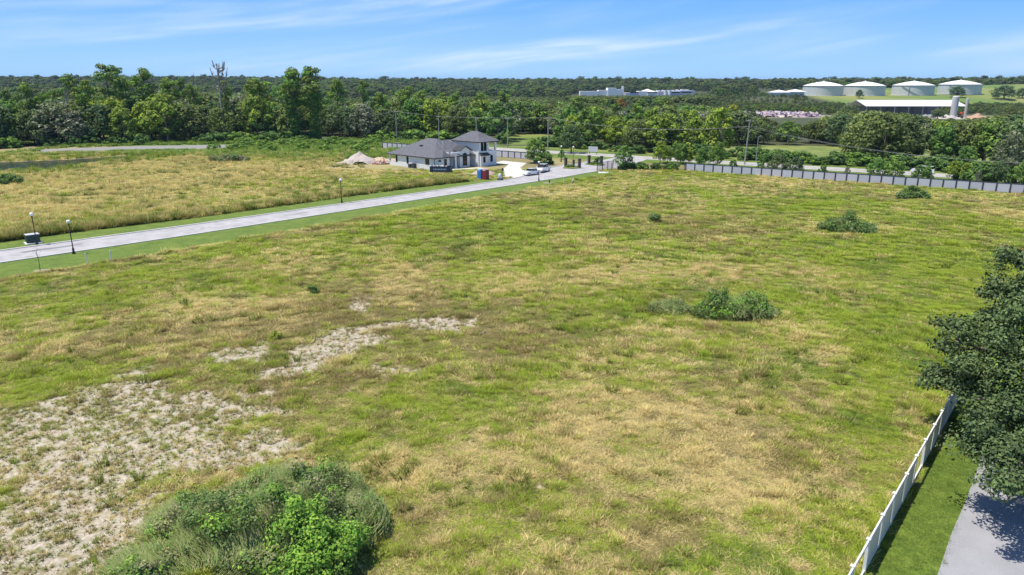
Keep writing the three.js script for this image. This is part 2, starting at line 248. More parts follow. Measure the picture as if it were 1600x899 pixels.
for (const [o, m] of [[-3.45, paint], [3.45, paint], [-0.14, yellow], [0.14, yellow]]) structure('road_marking', sheet([hw(-150, o - 0.07), hw(260, o - 0.07), hw(260, o + 0.07), hw(-150, o + 0.07)], 0.02), m);
structure('mown_strip', sheet([[fence0[0] + 0.05, fence0[1]], [11.2, -17], ...pathL.slice(1, 6), [50, -65.4], [fence0[0] + 0.642 * 66 + 0.1, fence0[1] - 0.767 * 66]], BASE), lawnMat);
const concTex = tex(512, 512, (x, y) => { const m = 0.5 + 0.12 * (fbm(x / 40, y / 40, 4) - 0.5) + 0.05 * (vn(x / 1.5, y / 1.5) - 0.5); return [m, m * 0.985, m * 0.95]; }); concTex.repeat.set(0.12, 0.12);
const concMat = std(1.15, 1.12, 1.08, 0.85, { map: concTex });
structure('driveway', sheet(drive, 0.02), concMat);
structure('pavement', sheet([[-12, -166.6], [-2.2, -161.2], [-2.2, -159.7], [-12.6, -165.2]], 0.016), concMat);
structure('pavement', sheet([[-15.4, -172.6], [-8.2, -176.6], [-5.6, -173.2], [-6.6, -172], [-8.8, -174.4], [-15, -170.8]], 0.016), concMat);
const pathTex = tex(1024, 1024, (x, y) => { const m = 0.33 + 0.09 * (fbm(x / 120, y / 120, 4) - 0.5) + 0.07 * (vn(x / 1.5, y / 1.5) - 0.5) + 0.03 * (vn(x / 4, y / 4) - 0.5); return [m, m * 0.985, m]; }, true, [0.11, 0.11]);
structure('path', sheet(pathPoly, 0.014), std(0.92, 0.92, 0.95, 0.85, { map: pathTex }));
structure('building_plot', sheet(lotSand, BASE), std(0.5, 0.43, 0.34, 1, { map: tex(256, 256, (x, y) => { const q = 0.6 + 0.5 * fbm(x / 20, y / 20, 4); return [q, q * 0.96, q * 0.9]; }, true, [0.2, 0.2]) }));
structure('pond', sheet(pond, 0.03), new THREE.MeshPhysicalMaterial({ color: new THREE.Color().setRGB(0.022, 0.03, 0.02), roughness: 0.12, bumpMap: tex(256, 256, (x, y) => fbm(x / 9, y / 22, 3), false, [0.2, 0.2]), bumpScale: 0.02 }));
const track = [[-148.1, -225.4], [-137.4, -231.1], [-126.1, -237.1], [-111, -240.8], [-92, -244.7], [-88, -231.1], [-105.1, -227.6], [-120.1, -225.4], [-131.5, -221], [-142.6, -216.8]];
structure('track', sheet(track, 0.02), std(0.5, 0.49, 0.5, 1, { map: concTex }));
structure('pond_bank', strip([[-190, -176], [-150, -183], [-133.2, -187.5], [-120.4, -193.6], [-110.4, -203.3]].reverse(), 0.9, 0, 0.12), std(0.42, 0.36, 0.27, 1));
for (const P of [islandA, islandB]) { const s = new THREE.Shape(P.map(([x, z]) => new THREE.Vector2(x, -z))), g = new THREE.ExtrudeGeometry(s, { depth: 0.15, bevelEnabled: false }); g.rotateX(-Math.PI / 2); structure('traffic_island', g, std(0.13, 0.16, 0.04, 1)); }
// ---------- grass: tufts over the field, too many to count ----------
function tuft(seed, n, h, r, lean, w, pal) {
  const L = new Leaves(), rnd = rngOf(seed);
  for (let k = 0; k < n; k++) {
    const a = rnd() * 6.283, q = Math.sqrt(rnd()) * r, x = Math.cos(a) * q, z = Math.sin(a) * q, b = a + (rnd() - 0.5) * 2.2, l = lean * (0.6 + 1.6 * rnd()), hh = h * (0.55 + 0.6 * rnd());
    const c = pal[(rnd() * pal.length) | 0], j = 0.8 + 0.4 * rnd();
    L.blade([x, -0.02, z], [x + Math.cos(b) * l * hh, hh, z + Math.sin(b) * l * hh], w * (0.7 + 0.6 * rnd()), c.map((v) => v * j));
  }
  return L.geo();
}
const grassMat = new THREE.MeshPhysicalMaterial({ vertexColors: true, roughness: 0.95, transmission: 0.3, thickness: 0, specularIntensity: 0.3, side: THREE.DoubleSide });
const PL = [[1, 1, 1], [0.88, 1, 0.8], [1.12, 1.05, 0.85]];
const T = { lush: [1, 2, 3].map((s) => tuft(s, 26, 0.13, 0.17, 0.95, 0.028, PL)), straw: [4, 5].map((s) => tuft(s, 26, 0.115, 0.17, 1.2, 0.026, [[1, 1, 1], [1.15, 1.1, 1], [0.8, 0.85, 0.7]])), tussock: [7, 8].map((s) => tuft(s, 26, 0.15, 0.1, 0.8, 0.022, [[1, 1, 1], [1.2, 1.1, 0.9], [0.75, 0.8, 0.7]])), far: [10, 11].map((s) => tuft(s, 30, 0.22, 0.36, 1.1, 0.075, PL)), mown: [14].map((s) => tuft(s, 30, 0.06, 0.2, 1.0, 0.02, PL)) };
const bare = (x, z) => inPoly(roadPoly, x, z) || inPoly(vNear, x, z) || inPoly(vFar, x, z) || inPoly(pathPoly, x, z) || inPoly(pond, x, z) || inPoly(drive, x, z) || inHouse(x, z, 0.6) || inPoly(lotSand, x, z);
const bins = new Map(); const addTuft = (k, v, x, z, s, ry, col, hs = 1) => { const key = k + v; if (!bins.has(key)) bins.set(key, { g: T[k][v], m: [], c: [], k }); const b = bins.get(key); b.m.push([x, z, s, ry, hs]); b.c.push(col); };
{
  const rnd = rngOf(4242);
  const bands = [[22, 46, 38], [46, 80, 19], [80, 125, 8], [125, 216, 2.8]];
  for (const [d0, d1, dens] of bands) {
    const wHalf = d1 * 0.86 + 8, n = Math.round((d1 - d0) * wHalf * 2 * dens);
    for (let k = 0; k < n; k++) {
      const z = -mix(d0, d1, rnd()), x = (rnd() * 2 - 1) * wHalf, r1 = rnd(), r2 = rnd(), r3 = rnd(), r4 = rnd();
      if (Math.abs(x) > -z * 0.78 + 6 || bare(x, z)) continue;
      if (fenceAt(x, z) > 0.1) { if (fenceAt(x, z) < 9 && -z < 60) addTuft('mown', 0, x, z, 0.8 + 0.5 * r1, r2 * 6.28, mix3([0.09, 0.165, 0.02], [0.17, 0.22, 0.045], fbm(x * 0.5, z * 0.5, 2))); continue; }
      if (hwyAt(x, z) < 12.5 || (z < -172 && x > -46)) continue;
      const W = weights(x, z), far = -z > 80, q2 = far ? 0.5 : 1.15, j = (0.7 + 0.6 * r1) * 1.3;
      // each clump is one kind of growth: green, straw or brown thatch, in ragged patches
      const e = [r3, r4, rnd()], sg = (0.42 + 0.55 * Math.min(1.5, W.g)) * (0.45 + 1.1 * vn(x * q2 + 3, z * q2)) * (0.35 + 1.3 * e[0]), ss = (0.34 + 0.55 * Math.min(1.5, W.s)) * (0.45 + 1.1 * vn(x * q2 + 60, z * q2 + 9)) * (0.35 + 1.3 * e[1]), sb = (0.3 + 0.42 * Math.min(1.4, W.b)) * (0.45 + 1.1 * vn(x * q2 + 120, z * q2 + 31)) * (0.35 + 1.3 * e[2]);
      const isG = sg > ss && sg > sb, isS = !isG && ss > sb, Gc = mix3(GREEN, LIME, sst(0.2, 0.6, W.m + 0.4 * (r1 - 0.5)));
      let col = (isG ? Gc : isS ? STRAW : mix3(BROWN, OLIVE, r3 * 0.7)).map((q) => q * j);
      if (hwyAt(x, z) < 13) col = Gc;
      if (W.w > 0.3) { if (rnd() > mix(0.6, 0.24, W.w)) continue; addTuft('tussock', r2 < 0.5 ? 0 : 1, x, z, (0.8 + 0.8 * r1) * (far ? 1.6 : 1), r2 * 12.6, mix3(col, r3 < 0.3 ? STRAW : r3 < 0.75 ? BROWN : GREEN, 0.6)); continue; }
      const tall = (0.6 + 0.75 * sst(0.4, 0.7, fbm(x * 0.4 + 71, z * 0.4, 2)) + 1.1 * sst(0.66, 0.9, vn(x * 1.3, z * 1.3 + 40))) * (x < -40 && z < -95 ? 1.6 : 1);
      if (far) addTuft('far', r2 < 0.5 ? 0 : 1, x, z, 0.8 + 0.6 * r1, r2 * 12.6, col, tall);
      else if (!isG) addTuft('straw', r2 < 0.5 ? 0 : 1, x, z, (0.85 + 0.6 * r1) * (-z > 46 ? 1.35 : 1), r2 * 12.6, col, tall);
      else addTuft('lush', (r2 * 3) | 0, x, z, (0.8 + 0.6 * r1) * (-z > 46 ? 1.35 : 1), r2 * 18.8, col, tall);
    }
  }
}
function instanced(name, geo, mat, list, cols, kind, label, category) {
  const m = new THREE.InstancedMesh(geo, mat, list.length), o = new THREE.Object3D(), c = new THREE.Color();
  list.forEach(([x, y, z, sx, sy, ry], i) => { o.position.set(x, y, z); o.scale.set(sx, sy, sx); o.rotation.y = ry; o.updateMatrix(); m.setMatrixAt(i, o.matrix); if (cols) m.setColorAt(i, c.setRGB(...cols[i])); });
  m.name = numbered(name); m.userData = { kind, label, category }; m.castShadow = m.receiveShadow = true; scene.add(m); return m;
}
const grassNames = { lush: ['lush_grass', 'green grass tufts covering the field'], straw: ['dry_grass', 'straw coloured dry grass tufts across the field'], tussock: ['sparse_grass', 'thin grass tussocks on the bare sandy patches'], far: ['meadow_grass', 'rough meadow grass in the far part of the field'], mown: ['mown_grass', 'short mown grass between white fence and path'] };
for (const b of bins.values()) instanced(grassNames[b.k][0], b.g, grassMat, b.m.map(([x, z, s, ry, hs]) => [x, 0, z, s, s * hs, ry]), b.c, 'stuff', grassNames[b.k][1], 'grass');
console.log('tufts', [...bins.values()].reduce((a, b) => a + b.m.length, 0));

// ---------- trees ----------
const barkMat = std(0.11, 0.09, 0.07, 1), paleBark = std(0.3, 0.26, 0.22, 1), pineBark = std(0.16, 0.105, 0.075, 1), greyWood = std(0.27, 0.24, 0.22, 1);
const bright = (k, P) => P.map((c) => c.map((v) => v * k));
const P_OAK = bright(1.75, [[0.055, 0.085, 0.026], [0.075, 0.105, 0.03], [0.045, 0.07, 0.025], [0.1, 0.13, 0.045]]), P_LEAF = bright(1.6, [[0.085, 0.15, 0.025], [0.12, 0.19, 0.03], [0.065, 0.12, 0.025], [0.15, 0.21, 0.04]]), P_PINE = bright(2.1, [[0.075, 0.12, 0.022], [0.11, 0.155, 0.025], [0.06, 0.095, 0.022]]), P_GREY = bright(1.6, [[0.15, 0.155, 0.11], [0.2, 0.19, 0.15], [0.1, 0.12, 0.06], [0.075, 0.1, 0.035]]), P_YEL = bright(1.7, [[0.2, 0.23, 0.03], [0.15, 0.2, 0.03], [0.24, 0.22, 0.05]]), P_BUSH = bright(1.6, [[0.07, 0.13, 0.024], [0.1, 0.16, 0.03], [0.05, 0.1, 0.024]]);
// every crown variant stands on the origin; heights are in metres at scale 1
function crownRound(seed, h, rad, nc, per, s, pal, low = 0.22) {
  const L = new Leaves(), rnd = rngOf(seed), out = [];
  for (let k = 0; k < nc; k++) {
    const a = k * 2.4 + rnd() * 0.9, t = (k + 0.5) / nc, q = rad * (0.25 + 0.62 * Math.sqrt(rnd())) * Math.sin(Math.PI * mix(0.30, 0.93, t)), y = h * mix(low + 0.08, 0.86, t), r = rad * (0.2 + 0.2 * rnd());
    const c = [Math.cos(a) * q, y, Math.sin(a) * q]; out.push([c, r]);
    const tone = 0.78 + 0.44 * rnd();
    clump(L, rnd, c, [r, r * 0.72, r], per, s, pal.map((p) => p.map((v) => v * tone)), 0.5);
  }
  return { geo: L.geo(), limbs: out };
}
function trunkOf(h, r, limbs, n, rnd) {
  const g = limb([[0, -0.1, 0], [0.1 * h * (rnd() - 0.5) * 0.5, h * 0.25, 0], [0.05 * h * (rnd() - 0.5), h * 0.6, 0.04 * h * (rnd() - 0.5)]], r, r * 0.5, 7);
  for (const [c] of limbs.slice(0, n)) g.push(...limb([[0, h * 0.28, 0], [c[0] * 0.5, mix(h * 0.28, c[1], 0.62), c[2] * 0.5], c], r * 0.42, r * 0.12, 5));
  return mergeGeometries(g.map(prep));
}
function crownPine(seed, h, rad, vines) {
  const L = new Leaves(), rnd = rngOf(seed), limbs = [], n = 19;
  for (let k = 0; k < n; k++) {
    const t = k / (n - 1), y = h * mix(0.46, 0.97, Math.pow(t, 0.8)), a = rnd() * 6.28, q = rad * (0.35 + 0.75 * rnd()) * mix(1, 0.35, t), c = [Math.cos(a) * q, y, Math.sin(a) * q], r = rad * (0.2 + 0.15 * rnd());
    limbs.push([c, r]); clump(L, rnd, c, [r * 1.2, r * 0.72, r * 1.2], 95, 0.75, P_PINE.map((p) => p.map((v) => v * (0.75 + 0.5 * rnd()))), 0.3);
    if (rnd() < 0.3) clump(L, rnd, [c[0] * 0.45, y - 0.5, c[2] * 0.45], [r * 0.8, r * 0.5, r * 0.8], 40, 0.7, P_PINE, 0.3);
  }
  if (vines) for (let k = 0; k < 12; k++) { const y = h * mix(0.03, 0.62, k / 11), a = rnd() * 6.28; clump(L, rnd, [Math.cos(a) * 0.9, y, Math.sin(a) * 0.9], [2.1, 1.8, 2.1], 130, 0.65, P_LEAF, 0.4); }
  const g = limb([[0, -0.1, 0], [0.2, h * 0.35, 0.1], [-0.1, h * 0.7, 0], [0.1, h * 0.97, 0]], 0.34, 0.1, 7);
  for (const [c] of limbs) g.push(...limb([[0, c[1] - 0.7, 0], c], 0.09, 0.04, 4));
  for (let k = 0; k < 5; k++) { const a = rnd() * 6.28, y = h * mix(0.3, 0.5, rnd()); g.push(...limb([[0, y, 0], [Math.cos(a) * 1.6, y + 0.5, Math.sin(a) * 1.6]], 0.06, 0.03, 4)); }
  return { geo: L.geo(), trunk: mergeGeometries(g.map(prep)) };
}
function snagGeo(seed, h) {
  const rnd = rngOf(seed), g = limb([[0, -0.1, 0], [0.3, h * 0.4, 0], [0, h * 0.75, 0.2], [0.4, h, 0]], 0.42, 0.16, 7);
  for (let k = 0; k < 22; k++) { const y = h * mix(0.6, 0.95, rnd()), a = rnd() * 6.28, l = 1.4 + 2.8 * rnd(), m = [Math.cos(a) * l * 0.6, y + l * 0.25, Math.sin(a) * l * 0.6], e = [Math.cos(a) * l * 0.75, y + l * 0.95, Math.sin(a) * l * 0.75]; g.push(...limb([[0.1, y, 0], m, e], 0.2, 0.09, 5)); for (let q = 0; q < 2; q++) g.push(...limb([m, [m[0] + (rnd() - 0.5) * 1.6, m[1] + 0.6 + rnd(), m[2] + (rnd() - 0.5) * 1.6]], 0.1, 0.05, 4)); }
  return mergeGeometries(g.map(prep));
}
const VAR = { oak: [], leaf: [], grey: [], bush: [], pine: [], vine: [], snag: [] };
{
  const add = (k, c, h, r, n, seed) => VAR[k].push({ crown: c.geo, trunk: c.trunk || trunkOf(h, r, c.limbs, n, rngOf(seed)) });
  for (let s = 0; s < 5; s++) { const c = crownRound(100 + s, 12, 6.2, 25, 95, 0.66, P_OAK, 0.14); add('oak', c, 12, 0.36, 7, 200 + s); }
  for (let s = 0; s < 5; s++) { const c = crownRound(120 + s, 12, 4.6, 22, 90, 0.6, P_LEAF, 0.12); add('leaf', c, 12, 0.24, 6, 220 + s); }
  for (let s = 0; s < 3; s++) { const c = crownRound(140 + s, 12, 5.4, 22, 75, 0.62, P_GREY, 0.12); add('grey', c, 12, 0.3, 10, 240 + s); }
  for (let s = 0; s < 4; s++) { const c = crownRound(160 + s, 3, 2.4, 9, 90, 0.42, P_BUSH, 0.0); add('bush', c, 3, 0.06, 5, 260 + s); }
  for (let s = 0; s < 3; s++) { const c = crownPine(300 + s, 24, 6.6, false); add('pine', c); }
  for (let s = 0; s < 2; s++) { const c = crownPine(320 + s, 24, 6.4, true); add('vine', c); }
  for (let s = 0; s < 3; s++) VAR.snag.push({ trunk: snagGeo(340 + s, 24) });
}
const H0 = { oak: 12, leaf: 12, grey: 12, bush: 3, pine: 24, vine: 24, snag: 24 };
const tints = { oak: [leafMat(1, 1, 1), leafMat(1.15, 1.05, 0.85), leafMat(0.85, 0.95, 1.05), leafMat(1.35, 1.25, 0.9)], leaf: [leafMat(1, 1, 1), leafMat(1.25, 1.1, 0.8), leafMat(0.8, 0.95, 1), leafMat(1.5, 1.25, 0.75)], grey: [leafMat(1, 1, 1), leafMat(0.9, 0.95, 0.8)], bush: [leafMat(1, 1, 1), leafMat(1.35, 1.3, 0.9), leafMat(0.8, 0.85, 0.9)], pine: [leafMat(1, 1, 1), leafMat(1.1, 1.1, 0.9)], vine: [leafMat(1, 1, 1)] };
const trunkMats = { oak: barkMat, leaf: paleBark, grey: greyWood, bush: barkMat, pine: pineBark, vine: pineBark, snag: greyWood };
const cat = { oak: 'tree', leaf: 'tree', grey: 'tree', bush: 'shrub', pine: 'pine tree', vine: 'pine tree', snag: 'dead tree' }, nm = { oak: 'oak_tree', leaf: 'broadleaf_tree', grey: 'mossy_tree', bush: 'shrub', pine: 'pine_tree', vine: 'vine_covered_pine', snag: 'dead_tree' };
const word = { oak: 'oak', leaf: 'broadleaf', grey: 'mossy tree', bush: 'shrub', pine: 'pine', vine: 'vine-covered pine', snag: 'dead tree' };
const treeRng = rngOf(999), planted = [];
function plant(kind, x, z, h, wide = 1, label, tint) {
  const v = VAR[kind][(treeRng() * VAR[kind].length) | 0], s = h / H0[kind], o = thing(nm[kind], label || '', cat[kind], [x, terrain(x, z) - 0.05, z], treeRng() * 6.28);
  o.scale.set(s * wide, s, s * wide);
  part('trunk', v.trunk, trunkMats[kind], o);
  if (v.crown) part('crown', v.crown, tint || tints[kind][(treeRng() * tints[kind].length) | 0], o);
  if (!label) planted.push({ o, kind, x, z, h });
  return o;
}
const lineX = [-260, -200, -163, -130, -95, -60, -30, 0, 20, 40, 60, 90, 120, 160, 220, 320], lineZ = [-190, -216, -234, -247, -262, -268, -268, -252, -232, -214, -203, -183, -166, -142, -104, -40];
const treeline = (x) => { let i = 0; while (i < lineX.length - 2 && lineX[i + 1] < x) i++; return mix(lineZ[i], lineZ[i + 1], (x - lineX[i]) / (lineX[i + 1] - lineX[i])); };
// how high the tree tops may stand in each direction (tangent of the bearing -> drop below the eye per metre of depth), so that the works and tanks beyond stay open to view
const capT = [-0.8, -0.63, -0.54, -0.45, -0.36, -0.27, -0.216, -0.18, -0.15, -0.09, 0, 0.09, 0.144, 0.18, 0.225, 0.27, 0.32, 0.36, 0.415, 0.45, 0.54, 0.585, 0.65, 0.685, 0.8];
const capV = [24, 20, 12, 12, 14, 20, 28, 22, 14, 20, 19, 25, 34, 34, 26, 30, 36, 52, 54, 36, 40, 50, 48, 36, 36].map((v) => v / 1110);
const dropAt = (x, z) => { const t = Math.max(-0.79, Math.min(0.79, x / -z)); let i = 0; while (i < capT.length - 2 && capT[i + 1] < t) i++; return mix(capV[i], capV[i + 1], (t - capT[i]) / (capT[i + 1] - capT[i])); };
const clear = (x, z) => clearings.some((P) => inPoly(P, x, z)) || Math.abs(hwyAt(x, z)) < 7;
{
  const rnd = rngOf(31337), pts = [];
  // front rows: single trees
  for (let tries = 0; tries < 9000 && pts.length < 330; tries++) {
    const x = mix(-215, 205, rnd()), back = Math.pow(rnd(), 1.3) * 95, z = treeline(x) - 3 - back;
    if (Math.abs(x) > -z * 0.78 + 4 || clear(x, z)) continue;
    const gap = 5.2 + back * 0.03; if (pts.some((p) => (p[0] - x) ** 2 + (p[1] - z) ** 2 < gap * gap)) continue;
    const hm = 20 - dropAt(x, z) * -z, h = Math.min(19, hm * mix(0.74, 1.06, rnd())); if (h < 3.2) continue;
    pts.push([x, z, h]);
    const n = fbm(x * 0.03 + 5, z * 0.03, 2), q = rnd();
    let kind = q < 0.1 ? 'grey' : n > 0.5 ? (q < 0.75 ? 'leaf' : 'oak') : q < 0.7 ? 'oak' : 'leaf';
    if (h < 6) kind = rnd() < 0.5 ? 'leaf' : 'oak';
    plant(kind, x, z, h, mix(0.9, 1.25, rnd()));
  }
  console.log('front trees', pts.length);
  for (let k = 0; k < 20; k++) { const x = mix(-190, -62, (k + rnd()) / 20), z = treeline(x) - mix(6, 60, rnd()); if (Math.abs(x) < -z * 0.76) plant('pine', x, z, mix(16, 22, rnd()), mix(0.55, 0.9, rnd())); }
  for (let k = 0; k < 12; k++) { const x = mix(-58, 60, (k + rnd()) / 12), z = treeline(x) - mix(14, 60, rnd()); if (!clear(x, z)) plant('pine', x, z, Math.min(17, (20 - dropAt(x, z) * -z) * mix(1, 1.15, rnd())), mix(0.8, 1.2, rnd())); }
  for (let k = 0; k < 7; k++) { const x = mix(-180, 90, (k + rnd()) / 7), z = treeline(x) - mix(4, 30, rnd()); if (!clear(x, z)) plant('snag', x, z, Math.min(19, (20 - dropAt(x, z) * -z) * mix(0.9, 1.1, rnd())), 0.55); }
  // shrubs along the foot of the wood
  for (let k = 0; k < 170; k++) { const x = mix(-190, 190, rnd()), z = treeline(x) + mix(-2, 5, rnd()); if (Math.abs(x) > -z * 0.76 || clear(x, z) || Math.abs(hwyAt(x, z)) < 6 || inPoly(track, x, z) || inPoly(track, x, z - 8)) continue; plant('bush', x, z, mix(1.8, 4, rnd()), mix(1, 1.6, rnd())); }
  for (let k = 0; k < 46; k++) { const q = mix(8, 82, (k + rnd()) / 46), [x, z] = hw(q, -mix(7.5, 13, rnd())); plant('bush', x, z, mix(1.6, 3.6, rnd()), mix(1, 1.5, rnd())); }
  for (let k = 0; k < 12; k++) { const [x, z] = hw(mix(58, 72, (k + rnd()) / 12), mix(6, 11, rnd())); plant(rnd() < 0.6 ? 'leaf' : 'bush', x, z, mix(2.4, 4.6, rnd()), mix(0.8, 1.2, rnd())); }
  for (let k = 0; k < 8; k++) { const [x, z] = hw(mix(-6, 6, (k + rnd()) / 8), mix(6, 11, rnd())); plant('leaf', x, z, mix(3, 5.4, rnd()), mix(0.8, 1.1, rnd())); }
  for (let k = 0; k < 60; k++) { const x = mix(-95, -44, rnd()), z = mix(-262, -214, rnd()); if (z < treeline(x) || z > -216 - (x + 44) * -0.1) continue; plant('bush', x, z, mix(1.2, 2.6, rnd()), mix(1.2, 1.9, rnd()), undefined, tints.bush[1]); }
}
// tall pines, dead trees and other trees one can tell apart
plant('pine', -164.8, -275, 23, 0.8, 'leftmost tall pine above the wood behind the pond');
plant('pine', -143.6, -262, 26.5, 1, 'tallest pine above the wood behind the pond, clumpy green crown');
plant('pine', -149.5, -285, 21.9, 0.75, 'slim pine between the two tallest pines behind the pond');
plant('pine', -134.4, -270, 25.3, 0.9, 'tall thin-crowned pine just right of the tallest one behind the pond');
plant('pine', -130.3, -280, 21.8, 1, 'dense pine left of the pair of thin dead trees');
plant('snag', -129.4, -285, 20.9, 0.5, 'thin bare dead trunk beside the dense pine, left of the pair');
plant('snag', -121.5, -280, 22.1, 0.55, 'short-limbed dead trunk, middle of the three dead trees');
plant('snag', -103.7, -262, 26.7, 0.95, 'tallest dead tree with many bare upswept limbs against the sky');
plant('pine', -94.3, -275, 21.4, 1.25, 'broad spreading pine with dark trunk right of the tallest dead tree');
plant('vine', -78.9, -262, 25.2, 1.05, 'vine-draped tall pine, left one of the green pair');
plant('vine', -71.2, -264, 25.7, 0.95, 'vine-draped tall pine, right one of the green pair');
plant('pine', -48.6, -275, 16.5, 0.85, 'bright green pine standing left of the two pines behind the white house');
plant('pine', -41.6, -285, 18.6, 0.95, 'taller of the two pines behind the left end of the white house');
plant('pine', -36.8, -290, 17.1, 0.95, 'shorter of the two pines behind the left end of the white house');
plant('oak', 17.6, -214, 9.2, 0.85, 'dark round oak on the lawn behind the gate islands', tints.oak[2]);
plant('leaf', 5.8, -187, 7.1, 1.25, 'bright green bushy tree at the end of the house driveway', tints.leaf[0]);
plant('bush', 8.2, -183.6, 3.6, 1.1, 'dark shrub under the bushy tree beside the parked white cars', tints.bush[2]);
plant('leaf', 26.8, -172, 6.5, 1.05, 'green tree beside the black entrance gate, right of it', tints.leaf[2]);
plant('leaf', 13.6, -196, 3, 0.9, 'small round tree left of the dark oak on the lawn', tints.leaf[2]);
plant('leaf', 38.4, -186, 6.4, 0.8, 'yellow-green slim tree behind the iron fence', tints.leaf[3]);
plant('leaf', 43.3, -184, 5.9, 0.95, 'mid green tree behind the iron fence, next to the slim yellow-green one', tints.leaf[0]);
plant('leaf', 47.6, -180, 5.2, 0.8, 'dull green tree behind the start of the grey wall', tints.leaf[2]);
plant('leaf', 50.6, -176.6, 7, 0.85, 'tallest bright tree behind the first panels of the grey wall', tints.leaf[0]);
plant('bush', 52.8, -171.2, 2.7, 0.6, 'small dark conical shrub behind the grey wall, left of tall pole', tints.bush[2]);
plant('leaf', 58.2, -167, 4.2, 0.7, 'young tree behind the grey wall, just right of tall pole');
plant('oak', 60.9, -164.2, 4.8, 0.95, 'left one of the pair of round trees behind the grey wall', tints.oak[0]);
plant('oak', 64.2, -161.8, 4.6, 0.95, 'right one of the pair of round trees behind the grey wall', tints.oak[2]);
plant('bush', 69, -158.6, 2.8, 0.55, 'narrow dark shrub behind the grey wall, right of the tree pair', tints.bush[2]);
plant('grey', 73, -155.6, 3, 0.6, 'thin greyish young tree behind the grey wall');
plant('leaf', 78, -152.4, 5, 1.2, 'left one of the two leafy trees left of the white estate car', tints.leaf[2]);
plant('leaf', 80.8, -150.4, 4.8, 1.1, 'right one of the two leafy trees left of the white estate car', tints.leaf[0]);
plant('bush', 84.8, -146.8, 4, 0.8, 'dark upright shrub in front of the white estate car', tints.bush[2]);
plant('grey', 113, -163, 10.5, 0.9, 'tall tree hung with grey moss at the right edge');
plant('leaf', 105.5, -167, 6.8, 1, 'leafy tree left of the mossy tree at the right edge', tints.leaf[2]);
plant('oak', 100, -147, 5.2, 0.9, 'round tree behind the last visible wall panels', tints.oak[2]);
plant('leaf', 103.4, -144, 6, 0.9, 'leafy tree behind the wall at the very right edge', tints.leaf[0]);
plant('grey', 94, -143.6, 3.4, 0.5, 'bare thin sapling behind the grey wall, right of the white estate car');
const orangeMat = leafMat(3.2, 1.15, 0.6);
plant('oak', 77.2, -520, 10.5, 0.7, 'orange-leaved tree in front of the far factory', orangeMat);
plant('grey', 82.6, -522, 9.5, 0.9, 'pale grey tree just right of the orange-leaved tree');
plant('leaf', 100, -330, 12, 0.8, 'yellowish dying tree in the middle of the wood beyond the gate', leafMat(2, 1.3, 0.9));
for (const [x, z, h, w, l] of [[352, -745, 9, 1, 'small dark tree in front of the leftmost white tank'], [455, -752, 12, 1.5, 'broad dark tree in front of the third white tank'], [492, -735, 15, 1.6, 'largest dark tree in front of the fourth white tank'], [515, -742, 11, 1.3, 'dark tree on the bank right of the fourth white tank'], [560, -735, 11, 1.6, 'spreading tree on the bank near the right edge']]) plant('oak', x, z, h, w, l, tints.oak[2]);
for (const [x, z, h, w, l] of [[198, -430, 8.5, 1.5, 'broad oak in front of the left end of the long shed'], [292, -428, 8, 1.2, 'oak right of the concrete silos'], [310, -400, 9.5, 1.1, 'olive coloured oak between the silos and the orange machine'], [244, -418, 6.5, 1.3, 'low dark tree before the middle of the long shed']]) plant('oak', x, z, h, w, l);
// palm
{
  const o = thing('palm_tree', 'cabbage palm with drooping dry lower fronds beyond the highway', 'palm', [107.4, 0, -178]), rnd = rngOf(5), L = new Leaves(), D = new Leaves();
  part('trunk', limb([[0, -0.1, 0], [0.1, 1.4, 0], [0, 3.1, 0]], 0.24, 0.2, 8), greyWood, o);
  for (let k = 0; k < 34; k++) {
    const a = rnd() * 6.28, up = mix(-0.5, 1.1, k / 33), dead = k < 11, Q = dead ? D : L, hub = [0, 3.2, 0], l = 1.5 + 0.5 * rnd(), m = [Math.cos(a) * l * Math.cos(up), 3.2 + l * Math.sin(up) * 0.9, Math.sin(a) * l * Math.cos(up)];
    const col = dead ? [0.36, 0.29, 0.16] : [0.09, 0.15, 0.035];
    for (let q = 0; q < 9; q++) { const b = a + (q - 4) * 0.17, e = [m[0] + Math.cos(b) * 0.9, m[1] - 0.35 - Math.abs(q - 4) * 0.06, m[2] + Math.sin(b) * 0.9]; Q.blade([m[0] * 0.75, mix(hub[1], m[1], 0.75), m[2] * 0.75], e, 0.16, col.map((v) => v * (0.8 + 0.4 * rnd()))); }
    Q.blade(hub, m, 0.09, col);
  }
  part('crown', L.geo(), leafMat(), o); part('dry_fronds', D.geo(), leafMat(), o, 'drooping pale brown dry fronds');
}
